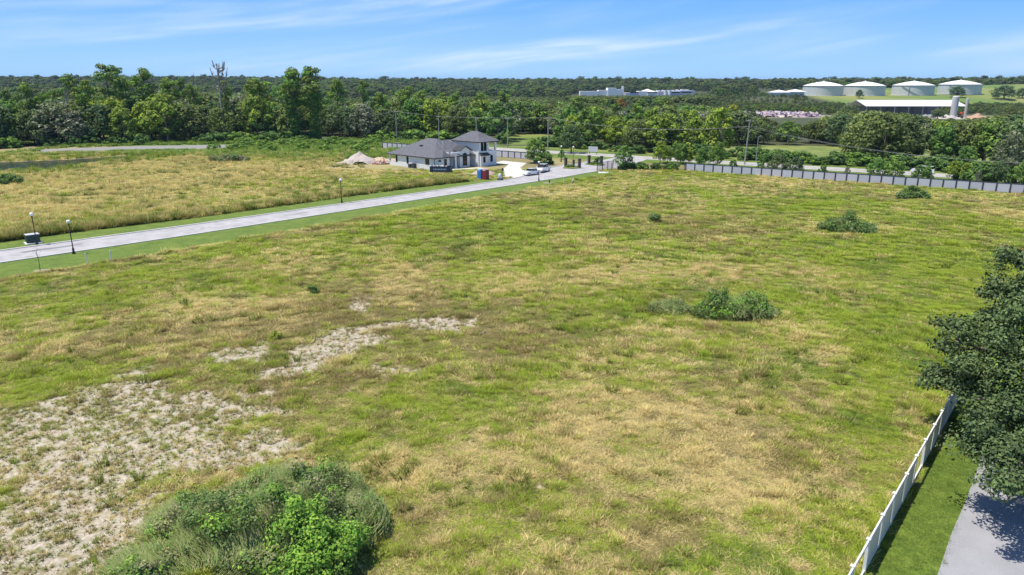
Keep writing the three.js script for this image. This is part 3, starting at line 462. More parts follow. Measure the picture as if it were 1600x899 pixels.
// ---------- the wood behind the front rows and on the far ridge: one mass of trees ----------
{
  const rnd = rngOf(2024), lists = [[], [], []], cols = [[], [], []];
  const low = [0, 1, 2].map((s) => crownRound(500 + s, 12, 5.8, 13, 60, 1.0, s === 2 ? P_LEAF : P_OAK, 0.06).geo);
  const put = (x, z, h, w, tone) => { const v = (rnd() * 3) | 0, s = h / 12; lists[v].push([x, terrain(x, z) - 0.2, z, s * w, s, rnd() * 6.28]); cols[v].push(tone); };
  for (let k = 0; k < 60000; k++) {
    const d = Math.sqrt(mix(250 * 250, 900 * 900, rnd())), t = (rnd() * 2 - 1) * 0.82, z = -d, x = t * d;
    if (z > treeline(x) - 60 || clear(x, z)) continue;
    if (d > 705 && x > 300 && x < 700) continue;                                  // open slope and tank farm
    const slope = d > 470 && x > 215, works = t > 0.075 && t < 0.275 && d > 540;
    if (d < 450 ? rnd() > 0.12 : rnd() > 0.2) continue;
    const hm = 20 - dropAt(x, z) * d + (d > 600 ? (d - 600) * 0.004 : 0), h = Math.min(13, Math.max(works ? 2.6 : d > 480 ? (slope ? 3.6 : 5.5) : 0, works ? 20 - 0.0148 * d : hm)) * mix(0.72, 1, rnd()); if (h < 2) continue;
    const q = 0.75 + 0.5 * rnd(); put(x, z, h, mix(1, 1.35, rnd()), [q * (0.72 + 0.3 * rnd()), q * (0.74 + 0.15 * rnd()), q * 0.7]);
  }
  for (let k = 0; k < 9500; k++) {
    const d = mix(880, 2300, Math.pow(rnd(), 0.8)), t = (rnd() * 2 - 1) * 0.84, z = -d / Math.sqrt(1 + t * t) , x = t * -z;
    if (z > -990 && x > 300 && x < 700) continue;
    if (t > 0.075 && t < 0.275 && z > -1130) continue;                    // factory yard
    const h = mix(9, 14, rnd()) + (rnd() < 0.12 ? 6 * rnd() : 0), q = 0.7 + 0.3 * rnd(); put(x, z, h, mix(1.2, 1.7, rnd()), [q * (0.72 + 0.3 * rnd()), q * (0.74 + 0.15 * rnd()), q * 0.7]);
  }
  lists.forEach((l, v) => instanced('far_wood', low[v], tints.oak[0], l, cols[v], 'stuff', 'dark far-off woods covering the plain and the ridge', 'wood'));
  console.log('far trees', lists.map((l) => l.length));
}
// ---------- thickets in the field ----------
const bushMat = leafMat(), twig = std(0.17, 0.12, 0.09, 1);
function thicket(name, label, x, z, rx, rz, h, spec, seed, group) {                // spec: leaves per square metre etc.
  const o = thing(name, label, name.includes('grass') ? 'grass mound' : 'shrub', [x, 0, z], 0, group), rnd = rngOf(seed), L = new Leaves(), B = new Leaves(), st = [];
  const lumpy = (x2, z2) => 0.15 + 1.6 * fbm(x2 * 0.6 + seed * 3, z2 * 0.6, 3);
  for (let k = 0; k < spec.n; k++) {
    const a = rnd() * 6.28, q = Math.sqrt(rnd()) * 0.86, cx = Math.cos(a) * q * rx, cz = Math.sin(a) * q * rz, top = h * Math.sqrt(Math.max(0.05, 1 - q * q)) * lumpy(cx, cz) * (0.75 + 0.4 * rnd()), r = spec.r * (0.7 + 0.6 * rnd()), pal = spec.pals[(rnd() * spec.pals.length) | 0], tone = 0.8 + 0.4 * rnd();
    clump(L, rnd, [cx, Math.max(r * 0.5, top - r * 0.6), cz], [r, r * 0.8, r], spec.per, spec.s, pal.map((p) => p.map((v) => v * tone)), 0.3);
    st.push(...limb([[cx * 0.8, 0, cz * 0.8], [cx, Math.max(0.1, top - r * 0.4), cz]], 0.03, 0.012, 4));
    for (let m = 0; m < spec.blades; m++) { const bx = cx + (rnd() - 0.5) * 1.6, bz = cz + (rnd() - 0.5) * 1.6, e = Math.min(1, Math.hypot(bx / rx, bz / rz)), y0 = h * 0.8 * Math.sqrt(Math.max(0, 1 - e * e)) * lumpy(bx, bz), kx = Math.cos(9 * fbm(bx * 0.5, bz * 0.5, 2)), kz = Math.sin(9 * fbm(bx * 0.5, bz * 0.5, 2)), c = spec.bladePal[(rnd() * spec.bladePal.length) | 0], g = 0.75 + 0.5 * rnd(); B.blade([bx, y0 * 0.75, bz], [bx + (rnd() - 0.5) * 0.5 + kx * 0.4, y0 + 0.05 + 0.3 * rnd(), bz + (rnd() - 0.5) * 0.5 + kz * 0.4], spec.bw, c.map((v) => v * g)); }
  }
  part('leaves', L.geo(), bushMat, o); part('stems', st, twig, o); if (spec.blades) part('long_grass', B.geo(), grassMat, o);
  return o;
}
const G1 = bright(1.8, [[0.06, 0.14, 0.02], [0.1, 0.2, 0.025], [0.14, 0.24, 0.03], [0.18, 0.26, 0.04]]), G2 = bright(2.1, [[0.07, 0.115, 0.03], [0.1, 0.14, 0.045], [0.055, 0.09, 0.026]]), G3 = bright(1.8, [[0.2, 0.19, 0.1], [0.12, 0.14, 0.05]]), BR = bright(1.8, [[0.16, 0.1, 0.08], [0.11, 0.09, 0.05]]);
const BP = bright(1.8, [[0.13, 0.175, 0.05], [0.17, 0.2, 0.075], [0.1, 0.15, 0.04], [0.24, 0.23, 0.12]]);
thicket('grass_mound', 'large dull green grassy mound at the bottom left of the field', -10.6, -28.4, 5.0, 4.2, 2.6, { n: 260, r: 0.5, per: 95, s: 0.12, pals: [G2, G2, G2, G3, G1, G2], blades: 95, bw: 0.03, bladePal: BP }, 11);
thicket('leafy_shrub', 'bright green leafy shrub in front of the large grassy mound', -8.7, -26.4, 2.7, 2.2, 2.3, { n: 72, r: 0.5, per: 210, s: 0.13, pals: [G1], blades: 14, bw: 0.03, bladePal: BP }, 12);
thicket('leafy_shrub', 'smaller bright shrub on the left shoulder of the grassy mound', -10.2, -28.0, 1.5, 1.2, 2.3, { n: 26, r: 0.4, per: 170, s: 0.12, pals: [G1], blades: 10, bw: 0.03, bladePal: BP }, 13);
thicket('leafy_shrub', 'bright shrub on the right flank of the grassy mound', -6.9, -29.0, 1.0, 1.0, 1.6, { n: 16, r: 0.4, per: 150, s: 0.12, pals: [G1, G2], blades: 14, bw: 0.03, bladePal: BP }, 14);
thicket('leafy_shrub', 'low weedy shrub left of the grassy mound beside the sand', -15.2, -28.6, 2.0, 1.6, 1.2, { n: 46, r: 0.4, per: 80, s: 0.12, pals: [G1, G2, G3], blades: 60, bw: 0.03, bladePal: BP }, 15);
thicket('leafy_shrub', 'low grassy weeds at the bottom edge left of the mound', -15.4, -25.8, 2.0, 1.3, 0.9, { n: 36, r: 0.35, per: 60, s: 0.12, pals: [G2, G3, G1], blades: 70, bw: 0.03, bladePal: BP }, 27);
thicket('thicket', 'dark green thicket with brown twigs in mid field', 19.9, -60.6, 4.2, 2.3, 1.7, { n: 100, r: 0.55, per: 75, s: 0.17, pals: [G2, G1, G1, P_BUSH, G2, G2], blades: 60, bw: 0.04, bladePal: BP }, 16);
thicket('thicket', 'low grey-green weeds trailing left of the mid field thicket', 14.6, -61.6, 2.6, 1.5, 1.1, { n: 40, r: 0.4, per: 40, s: 0.15, pals: [G2, G3], blades: 40, bw: 0.04, bladePal: BP }, 17);
thicket('thicket', 'broad dark shrub patch in the right of the field', 47.3, -98.6, 4.6, 2.6, 1.9, { n: 80, r: 0.7, per: 60, s: 0.24, pals: [G2, P_BUSH], blades: 20, bw: 0.06, bladePal: BP }, 18);
thicket('thicket', 'shrub patch right against the grey wall', 72.4, -127.6, 3.2, 2.0, 2.0, { n: 50, r: 0.7, per: 60, s: 0.28, pals: [P_BUSH, G2], blades: 10, bw: 0.06, bladePal: BP }, 19);
thicket('shrub', 'small round yellow-green shrub beside the pale sand patch', -19.2, -54.2, 0.5, 0.5, 0.75, { n: 12, r: 0.26, per: 60, s: 0.11, pals: [P_YEL], blades: 0 }, 20);
thicket('shrub', 'small dark shrub alone in the far middle of the field', 21.3, -105, 0.9, 0.7, 1.5, { n: 12, r: 0.45, per: 60, s: 0.22, pals: [G2], blades: 0 }, 21);
thicket('shrub', 'tiny dark green shrub above the pale sand patch', -19.7, -67.5, 0.6, 0.5, 0.7, { n: 9, r: 0.3, per: 50, s: 0.15, pals: [P_BUSH], blades: 0 }, 22);
thicket('thicket', 'grey-green shrub heap at the far edge of the dry lot', -75, -190, 6, 2.6, 2.0, { n: 60, r: 0.9, per: 60, s: 0.36, pals: [G2, G3], blades: 0 }, 23);
thicket('thicket', 'dark shrub on the left edge in front of the pond', -104, -147, 3.4, 2.2, 2.0, { n: 40, r: 0.7, per: 60, s: 0.3, pals: [P_BUSH, G2], blades: 0 }, 24);
{ // tall weeds that line the near edge of the dry lot and stand about the field
  const rnd = rngOf(808), l = [], c = [], g = tuft(30, 46, 0.75, 0.45, 0.55, 0.09, [[1, 1, 1], [0.85, 0.95, 0.8], [1.15, 1.1, 0.9]]);
  for (let k = 0; k < 900; k++) { const t = rnd() * (vergeFar.length - 2), i = t | 0, f = t - i, o = Math.pow(rnd(), 2) * 5 + 0.3, x = mix(vergeFar[i][0], vergeFar[i + 1][0], f) - 0.72 * o, z = mix(vergeFar[i][1], vergeFar[i + 1][1], f) - 0.69 * o; l.push([x, 0, z, 0.8 + 0.6 * rnd(), 0.7 + 0.9 * rnd(), rnd() * 6.28]); c.push(mix3(rnd() < 0.55 ? STRAW : GREEN, OLIVE, rnd() * 0.6)); }
  for (let k = 0; k < 1500; k++) { const x = mix(-130, -30, rnd()), z = mix(-205, -100, rnd()); if (bare(x, z) || !inPoly([[-160, -200], [-160, -120], [-67, -95], [-22, -142], [-20, -165], [-36, -182], [-50, -200]], x, z) || fbm(x * 0.1 + 3, z * 0.1, 2) < 0.5) continue; l.push([x, 0, z, 0.9 + 0.6 * rnd(), 0.5 + 0.8 * rnd(), rnd() * 6.28]); c.push(mix3(GREEN, STRAW, rnd() * 0.7)); }
  for (let k = 0; k < 1300; k++) { const z = -mix(30, 150, rnd()), x = z * mix(-0.72, 0.7, rnd()); if (bare(x, z) || fenceAt(x, z) > -1 || hwyAt(x, z) < 16 || fbm(x * 0.15, z * 0.15 + 60, 2) < 0.56) continue; l.push([x, 0, z, 0.3 + 0.6 * rnd(), 0.3 + 0.5 * rnd(), rnd() * 6.28]); c.push(mix3(rnd() < 0.25 ? BROWN : GREEN, OLIVE, rnd())); }
  for (let k = 0; k < 1400; k++) { const x = mix(-160, -70, rnd()), z = mix(-226, -160, rnd()), dp = Math.min(...pond.map(([a, b], i) => { const [e, f] = pond[(i + 1) % pond.length], dx = e - a, dz = f - b, t = Math.max(0, Math.min(1, ((x - a) * dx + (z - b) * dz) / (dx * dx + dz * dz))); return Math.hypot(x - a - dx * t, z - b - dz * t); })); if (inPoly(pond, x, z) || dp > 12 || dp < 1 || rnd() < dp / 12) continue; l.push([x, 0, z, 1 + 0.8 * rnd(), 0.9 + 1.2 * rnd(), rnd() * 6.28]); c.push(mix3([0.12, 0.22, 0.03], LIME, rnd())); }
  for (let k = 0; k < 2600; k++) { const x = mix(-150, -30, rnd()), z = mix(-268, -196, rnd()); if (z < treeline(x) - 2 || z > mix(-206, -198, sst(-120, -40, x)) || inPoly(pond, x, z) || inPoly(lotSand, x, z) || inHouse(x, z, 1) || inPoly(track, x, z) || inPoly(track, x, z + 3)) continue; const lo = inPoly(track, x - 1, z - 9) ? 0.35 : 1; l.push([x, 0, z, 1.2 + rnd(), (0.7 + 0.9 * rnd()) * lo, rnd() * 6.28]); c.push(mix3([0.1, 0.19, 0.03], [0.22, 0.3, 0.05], rnd())); }
  instanced('tall_weeds', g, grassMat, l, c, 'stuff', 'tall weeds edging the dry lot, the pond and the wood', 'weeds');
}
// ---------- the big live oak over the path ----------
{
  const o = thing('live_oak', 'large dark live oak overhanging the white fence and path', 'tree', [32.3, 0, -36.4]), rnd = rngOf(66), L = new Leaves(), wood = [];
  wood.push(...limb([[0, -0.1, 0], [-0.2, 1.2, 0.1], [0, 2.4, 0]], 0.5, 0.4, 10));
  const PO = bright(1.45, [[0.05, 0.08, 0.027], [0.066, 0.1, 0.03], [0.042, 0.064, 0.024], [0.09, 0.125, 0.042]]), fresh = [[0.17, 0.24, 0.03], [0.13, 0.2, 0.03]];
  const main = [];
  for (let k = 0; k < 13; k++) {
    const a = k * 2.4 + 0.5 * rnd(), q = 3.2 + 3.2 * rnd(), y = mix(3.6, 8.6, ((k * 7) % 13) / 12), e = [Math.cos(a) * q * (1 - Math.max(0, y - 6) * 0.12), y, Math.sin(a) * q * (1 - Math.max(0, y - 6) * 0.12) * 1.1];
    const m = [e[0] * 0.45, mix(2.2, y, 0.6), e[2] * 0.45]; wood.push(...limb([[0, 2.2, 0], m, e], 0.2, 0.06, 7)); main.push([m, e]);
  }
  for (const e of [[-6.2, 3.4, 2.6], [-6.4, 3.2, 4.8], [-7.2, 4.4, -0.6], [-6.6, 5.6, -2.4], [-5.6, 6.6, 0.4], [-5.2, 2.9, 7.4], [-3.2, 2.7, 8.8], [-7.0, 2.9, 7.8], [-3, 8.2, -4.6], [-1, 9.2, -2], [1.5, 4.2, 7.6], [-4.2, 4.6, 2.2], [-4.4, 5.4, -2.6], [-5.4, 4.2, 5.6], [-2.6, 6.4, 3.4], [-3.6, 7.4, -1.4], [-6.6, 4.8, 2.0], [-2.4, 4.2, 6.4], [-5.0, 6.0, -4.6], [1.5, 10.4, -3], [3, 10, 0], [-0.5, 10.2, -4.6], [-4, 2.7, 9.8], [-1.5, 2.5, 10.2], [-6.2, 2.6, 8.8], [0.5, 3.4, 9], [2, 9, 2.4], [-1.5, 8.4, 1.6], [-7.0, 3.0, -1.4], [-6.0, 2.8, 0.8], [-6.4, 3.4, -3.2], [-5.4, 3.0, 2.6], [-7.4, 3.8, 1.6], [0, 11.2, -3.4], [2.5, 11.4, -1], [-2.4, 9.6, -4.4], [-6.8, 2.4, 6.4], [-3, 2.2, 10.8], [-10.2, 3.6, 6.6], [-10.6, 3.2, 8.0], [-9.4, 3.8, 5.0], [-11.0, 3.6, 9.2], [-8.6, 3.4, 6.8]]) { const m = [e[0] * 0.5, mix(2.4, e[1], 0.8), e[2] * 0.5]; wood.push(...limb([[0, 2.2, 0], m, e], 0.19, 0.05, 7)); main.push([m, e]); }
  for (const [m, e] of main) for (let k = 0; k < 7; k++) {
    const t = mix(0.2, 1.1, k / 6), c = [mix(m[0], e[0], t) + (rnd() - 0.5) * 2.2, mix(m[1], e[1], t) + (rnd() - 0.3) * 1.5, mix(m[2], e[2], t) + (rnd() - 0.5) * 2.2], r = 0.8 + 0.7 * rnd(), tone = 0.8 + 0.4 * rnd();
    const pal = rnd() < 0.05 ? fresh : PO.map((p) => p.map((v) => v * tone));
    wood.push(...limb([[mix(m[0], e[0], t * 0.8), mix(m[1], e[1], t * 0.8), mix(m[2], e[2], t * 0.8)], c], 0.05, 0.015, 4));
    for (let b = 0; b < 4; b++) clump(L, rnd, [c[0] + (rnd() - 0.5) * r, c[1] + (rnd() - 0.5) * r * 0.7, c[2] + (rnd() - 0.5) * r], [r * 0.62, r * 0.42, r * 0.62], 104, 0.165, pal, 0.2);
  }
  part('trunk', wood, std(0.24, 0.21, 0.18, 1), o); part('crown', L.geo(), new THREE.MeshPhysicalMaterial({ vertexColors: true, roughness: 0.6, specularIntensity: 0.45, side: THREE.DoubleSide }), o);
  console.log('oak leaves', L.i.length / 6);
}
// ---------- the house ----------
{
  const o = thing('house', 'white new-built house with dark grey hip roofs and corner balcony', 'house', [-18.4, 0, -170.4], Math.atan2(0.721, 0.693));
  const shTex = tex(512, 512, (x, y) => { const row = Math.floor(y / 16), q = 0.8 + 0.35 * TAB[((row * 37 + Math.floor((x + (row % 2) * 20) / 40)) * 7) & 65535] + 0.2 * (vn(x / 2, y / 2) - 0.5); return [q, q, q * 1.03].map((v) => v * 0.5); }, true, [0.22, 0.22]);
  const wall = std(0.80, 0.79, 0.77, 0.9, { bumpMap: tex(256, 256, (x, y) => vn(x / 2, y / 2), false, [1, 1]), bumpScale: 0.004 }), roofM = std(0.25, 0.25, 0.275, 0.95, { map: shTex }), trim = std(0.035, 0.035, 0.04, 0.6), glass = new THREE.MeshPhysicalMaterial({ color: 0x0a0d10, roughness: 0.06, specularIntensity: 1 }), frameM = std(0.03, 0.03, 0.032, 0.5), white = std(0.82, 0.82, 0.8, 0.8);
  // walls of each wing
  part('wall', [box(0.3, 2.8, 15.2, 0.15, 1.4, -7.6)], wall, o);                                // long side
  part('wall', [box(0.3, 1.0, 2.7, 0.15, 0.5, -16.55), box(0.36, 2.8, 0.36, 0.18, 1.4, -17.72)], wall, o, 'low wall and post of the open rear porch');
  part('wall', box(4.4, 2.8, 0.3, 2.5, 1.4, -0.15), wall, o);                                    // front of the bedroom wing
  part('wall', box(0.3, 3.9, 5.2, 4.85, 1.95, -2.95), wall, o);
  part('wall', box(8, 3.9, 0.3, 9, 1.95, -2.6), wall, o, 'tall entry wall');
  part('wall', [box(0.3, 5.9, 12, 13.15, 2.95, -4.35)], wall, o, 'two-storey side wall');
  part('wall', box(12.6, 2.8, 0.3, 6.6, 1.4, -15.1), wall, o);
  // roofs
  function hip(x0, x1, z0, z1, y, rise, inset, name, along = 'z') {
    const w = (x1 - x0) / 2, d = (z1 - z0) / 2, cx = (x0 + x1) / 2, cz = (z0 + z1) / 2, R = along === 'z' ? [[cx, cz - Math.max(0, d - inset)], [cx, cz + Math.max(0, d - inset)]] : [[cx - Math.max(0, w - inset), cz], [cx + Math.max(0, w - inset), cz]];
    const A = [x0, y, z0], B = [x1, y, z0], C = [x1, y, z1], D = [x0, y, z1], r0 = [R[0][0], y + rise, R[0][1]], r1 = [R[1][0], y + rise, R[1][1]];
    const tri = along === 'z' ? [[A, r0, B], [B, r0, r1], [B, r1, C], [C, r1, D], [D, r1, r0], [D, r0, A]] : [[A, r0, r1], [A, r1, B], [B, r1, C], [C, r1, r0], [C, r0, D], [D, r0, A]];
    const p = [], u = []; for (const t of tri) for (const q of t) { p.push(...q); u.push(q[0] + q[2] * 0.3, q[1] * 2 + q[2]); }
    const g = new THREE.BufferGeometry(); g.setAttribute('position', new THREE.Float32BufferAttribute(p, 3)); g.setAttribute('uv', new THREE.Float32BufferAttribute(u, 2)); g.computeVertexNormals();
    const r = part(name || 'roof', g, roofM, o); part('fascia', [box(x1 - x0, 0.22, 0.06, cx, y - 0.11, z0), box(x1 - x0, 0.22, 0.06, cx, y - 0.11, z1), box(0.06, 0.22, z1 - z0 - 0.06, x0, y - 0.11, cz), box(0.06, 0.22, z1 - z0 - 0.06, x1, y - 0.11, cz)], trim, r);
    part('soffit', box(x1 - x0 - 0.1, 0.04, z1 - z0 - 0.1, cx, y - 0.05, cz), white, r); return r;
  }
  const mainRoof = hip(-0.4, 14.2, -18.3, 0.4, 2.9, 3.8, 7.5, 'roof'); part('vent', box(0.5, 0.3, 0.9, 3.6, 5.1, -9.2), trim, mainRoof);
  hip(4.2, 13.0, -9.4, -1.9, 3.95, 2.5, 3.7, 'roof', 'x');
  hip(2.4, 4.9, -4.5, 0.25, 3.0, 1.5, 1.2, 'roof');
  hip(12.4, 19.5, -8.2, 2.5, 6.05, 2.3, 4.2, 'roof');
  // entry bay: arch window wall with a small black-trimmed gable
  part('wall', box(3.2, 3.95, 0.3, 9.6, 1.975, 0.0), wall, o, 'entry bay wall'); part('wall', box(0.3, 3.9, 2.3, 8.15, 1.95, -1.3), wall, o); part('wall', box(0.3, 3.9, 2.3, 11.05, 1.95, -1.3), wall, o);
  { const s = new THREE.Shape([new THREE.Vector2(-2, 0), new THREE.Vector2(2, 0), new THREE.Vector2(0, 1.15)]), g = new THREE.ExtrudeGeometry(s, { depth: 2.6, bevelEnabled: false }); g.translate(9.6, 3.97, -2.4); const gb = part('gable', g, white, o);
    const k = (a, b) => { const q = box(2.5, 0.16, 3.1, 0, 0, 0); q.rotateZ(a); q.translate(9.6 + b, 4.63, -0.85); return q; }; part('gable_roof', [k(0.5, -1.05), k(-0.5, 1.05)], trim, gb); }
  for (const z of [0.6]) part('column', [cyl(0.22, 0.2, 3.4, 12, 6.2, 0, z), box(0.6, 0.3, 0.6, 6.2, 0.15, z), box(0.5, 0.25, 0.5, 6.2, 3.4, z)], white, o);
  part('porch_beam', box(3.4, 0.4, 0.4, 6.5, 3.72, 0.6), white, o);
  const dr = part('door', box(1.1, 2.5, 0.1, 6.3, 1.25, -2.42), std(0.03, 0.025, 0.022, 0.5), o); part('handle', box(0.05, 0.35, 0.06, 6.7, 1.15, -2.34), white, dr);
  // two-storey wing: ground floor, balcony recess above
  part('wall', box(6, 3.2, 0.3, 16, 1.6, 1.65), wall, o, 'garage wing front wall'); part('wall', box(0.3, 3.2, 9.6, 18.85, 1.6, -3.3), wall, o); part('wall', box(5.6, 2.9, 0.3, 16, 4.6, -1.2), wall, o, 'wall behind the balcony'); part('wall', box(0.3, 2.75, 4.6, 18.75, 4.58, -5.6), wall, o);
  part('wall', box(6, 5.9, 0.3, 16, 2.95, -8.0), wall, o);
  part('balcony_floor', box(5.7, 0.2, 2.6, 16.1, 3.1, 0.3), white, o); part('parapet', [box(5.7, 0.5, 0.2, 16.0, 3.45, 1.72), box(0.2, 0.5, 2.6, 18.8, 3.45, 0.4)], white, o);
  for (const [x, z] of [[13.3, 1.6], [16, 1.6], [18.75, 1.6], [18.75, -1.1]]) part('column', [box(0.42, 2.7, 0.42, x, 4.7, z)], white, o);
  part('railing', [rod([13.3, 4.1, 1.75], [18.75, 4.1, 1.75], 0.035), rod([18.85, 4.1, 1.75], [18.85, 4.1, -1.1], 0.035)], trim, o);
  { const g = box(2.9, 0.12, 1.6, 0, 0, 0); g.rotateX(0.42); g.translate(14.4, 3.05, 2.3); part('awning', g, trim, o); part('bay', box(2.5, 2.6, 0.6, 14.3, 1.3, 2.0), wall, o); }
  const sw = part('step_wall', (() => { const s = new THREE.Shape([new THREE.Vector2(0, 0), new THREE.Vector2(1.5, 0), new THREE.Vector2(0.35, 3.6), new THREE.Vector2(0, 3.6)]), g = new THREE.ExtrudeGeometry(s, { depth: 0.3, bevelEnabled: false }); g.rotateY(Math.PI / 2); g.translate(12.7, 0, 1.7); return g; })(), wall, o);
  // windows: arch or square, each with frame and pane
  function win(x, y, z, w, h, face, arch) {
    const s = new THREE.Shape(), r = w / 2; s.moveTo(-r, 0); s.lineTo(r, 0); if (arch) { s.lineTo(r, h - r); s.absarc(0, h - r, r, 0, Math.PI, false); } else { s.lineTo(r, h); s.lineTo(-r, h); } s.lineTo(-r, 0);
    const turn = face === 'x' ? -Math.PI / 2 : 0, mk = (sc, d, dz) => { const g = new THREE.ExtrudeGeometry(s, { depth: d, bevelEnabled: false }); g.translate(0, -h / 2, 0); g.scale(sc, (h + (sc - 1) * w) / h, 1); g.translate(0, h / 2 + y, dz); g.rotateY(turn); g.translate(x, 0, z); return g; };
    const f = part('window', mk(1, 0.06, 0), frameM, o); part('pane', mk(0.84, 0.02, 0.055), glass, f); part('mullion', (() => { const g = box(w * 0.84, 0.05, 0.03, 0, y + h * 0.55, 0.085); g.rotateY(turn); g.translate(x, 0, z); return g; })(), frameM, f);
  }
  win(0, 1.0, -14.7, 0.7, 1.7, 'x'); win(0, 0.9, -10.3, 0.75, 1.7, 'x'); win(0, 1.2, -2.7, 1.4, 1.35, 'x'); win(3.4, 0.7, 0, 0.8, 1.7, 'z'); win(9.6, 0.4, 0.15, 1.5, 3.1, 'z', true);
  win(14.2, 0.9, 2.3, 0.8, 1.5, 'z', true); win(17.2, 0.9, 1.8, 0.85, 1.7, 'z', true); win(14.6, 3.4, -1.05, 0.8, 2, 'z'); win(16.6, 3.4, -1.05, 0.9, 2, 'z'); win(17.8, 3.4, -1.05, 0.8, 2, 'z'); win(1.6, 1.9, 0, 0.9, 0.5, 'z', true);
  part('downpipe', box(0.1, 2.7, 0.1, -0.06, 1.4, -0.06), frameM, o);
  for (const [z, s] of [[-8.4, 0.8], [-6.9, 1]]) { const a = thing('air_conditioner', s < 1 ? 'smaller dark air conditioner by the long white house wall' : 'larger dark air conditioner by the long white house wall', 'air conditioner', [-18.4 + 0.721 * z - 0.693 * 0.8, 0, -170.4 + 0.693 * z + 0.721 * 0.8], 0.8); part('casing', rbox(0.95 * s, 1.15 * s, 0.95 * s, 0.05, 0, 0.6 * s, 0), std(0.05, 0.055, 0.06, 0.6), a); part('fan_grille', cyl(0.38 * s, 0.38 * s, 0.05, 16, 0, 1.175 * s, 0), std(0.02, 0.02, 0.02, 0.5), a); part('pad', box(1.15 * s, 0.1, 1.15 * s, 0, 0.03, 0), kerbMat, a); }
}
// ---------- grey subdivision wall with dark posts ----------
const panelMats = [std(0.56, 0.55, 0.60, 0.9), std(0.58, 0.57, 0.62, 0.9), std(0.53, 0.52, 0.57, 0.9)], darkPost = std(0.045, 0.045, 0.055, 0.7);
function greyWall(A, B, n, label, h = 1.75) {
  const dx = B[0] - A[0], dz = B[1] - A[1], len = Math.hypot(dx, dz), o = thing('panel_wall', label, 'wall', [A[0], 0, A[1]], Math.atan2(-dz, dx)), w = len / n;
  const pg = box(w - 0.24, h - 0.16, 0.1, w / 2, h / 2, 0), pg2 = box(0.24, h + 0.08, 0.24, 0, h / 2, 0), rg = box(w - 0.24, 0.13, 0.16, w / 2, h + 0.01, 0);
  for (let k = 0; k < n; k++) { for (const [nme, g, m] of [['panel', pg, panelMats[k % 3]], ['post', pg2, darkPost], ['top_rail', rg, darkPost]]) part(nme, g, m, o).position.x = k * w; }
  part('post', pg2, darkPost, o).position.x = len; return o;
}
greyWall([41.3, -170], [109, -124.6], 37, 'long grey panel wall with dark posts along the right of the field');
greyWall([-41.5, -231.6], [6, -195.4], 27, 'grey panel wall behind the white house');
// ---------- white vinyl fence along the path ----------
{
  const o = thing('white_fence', 'weathered white board fence along the path with two missing panels', 'fence', [fence0[0], 0, fence0[1]], Math.atan2(0.767, 0.642)), w = 2.25, vm = std(0.74, 0.72, 0.68, 0.55), pm = [std(0.66, 0.58, 0.47, 0.6), std(0.63, 0.56, 0.46, 0.6), std(0.61, 0.55, 0.46, 0.6)];
  const boards = []; for (let k = 0; k < 13; k++) boards.push(rbox(0.155, 1.36, 0.03, 0.008, 0.19 + k * 0.156, 0.83, (k % 2) * 0.004));
  const pg = mergeGeometries(boards.map(prep)), post = mergeGeometries([rbox(0.13, 1.68, 0.13, 0.012, 0, 0.84, 0), box(0.17, 0.03, 0.17, 0, 1.69, 0), (() => { const g = new THREE.ConeGeometry(0.11, 0.07, 4); g.rotateY(Math.PI / 4); g.translate(0, 1.735, 0); return g; })()].map(prep)), rail = rbox(w - 0.1, 0.14, 0.07, 0.012, w / 2, 1.58, 0), low = rbox(w - 0.1, 0.14, 0.07, 0.012, w / 2, 0.12, 0);
  for (let k = 0; k < 17; k++) {
    { const q = part('post', post, vm, o); q.position.x = k * w; q.rotation.set(0.05 * (vn(k * 2.9, 5) - 0.5), 0, 0.03 * (vn(k * 4.3, 7) - 0.5)); } part('top_rail', rail, vm, o).position.x = k * w; part('bottom_rail', low, vm, o).position.x = k * w;
    if (k !== 4 && k !== 9) { const b = part('board_panel', pg, pm[(k * 7) % 3], o); b.position.x = k * w; b.position.y = 0.03 * (vn(k * 3.7, 2) - 0.5); b.rotation.x = 0.03 * (vn(k * 5.1, 8) - 0.5); }
  }
}
// ---------- lamp posts ----------
const black = std(0.018, 0.018, 0.02, 0.45), globeM = new THREE.MeshPhysicalMaterial({ color: new THREE.Color().setRGB(0.86, 0.86, 0.84), roughness: 0.25 });
const lampParts = [['base', new THREE.LatheGeometry([[0.02, 0], [0.2, 0], [0.2, 0.15], [0.13, 0.3], [0.11, 0.7], [0.07, 0.8]].map((p) => new THREE.Vector2(...p)), 12), black], ['post', cyl(0.065, 0.05, 3.0, 10, 0, 0.75, 0), black], ['collar', new THREE.LatheGeometry([[0.05, 3.55], [0.12, 3.62], [0.08, 3.7], [0.15, 3.78], [0.02, 3.8]].map((p) => new THREE.Vector2(...p)), 12), black], ['globe', (() => { const g = new THREE.SphereGeometry(0.24, 16, 12); g.translate(0, 3.98, 0); return g; })(), globeM], ['finial', cyl(0.05, 0.01, 0.14, 8, 0, 4.2, 0), black]];
for (const [x, z, l] of [[-61.1, -89.3, 'black globe lamp beside the transformer box, leftmost'], [-53.4, -84.3, 'black globe lamp on the near verge at the far left'], [-29.6, -122.8, 'black globe lamp alone on the far verge mid road'], [5.7, -151.2, 'black globe lamp on the near verge by the parked cars'], [13, -190, 'globe lamp left of the dark oak by the islands'], [16, -188, 'globe lamp at the trunk of the dark oak by the islands']]) {
  const o = thing('lamp_post', l, 'lamp', [x, 0, z], 0, 'globe lamps along the road'); for (const [n, g, m] of lampParts) part(n, g, m, o);
}
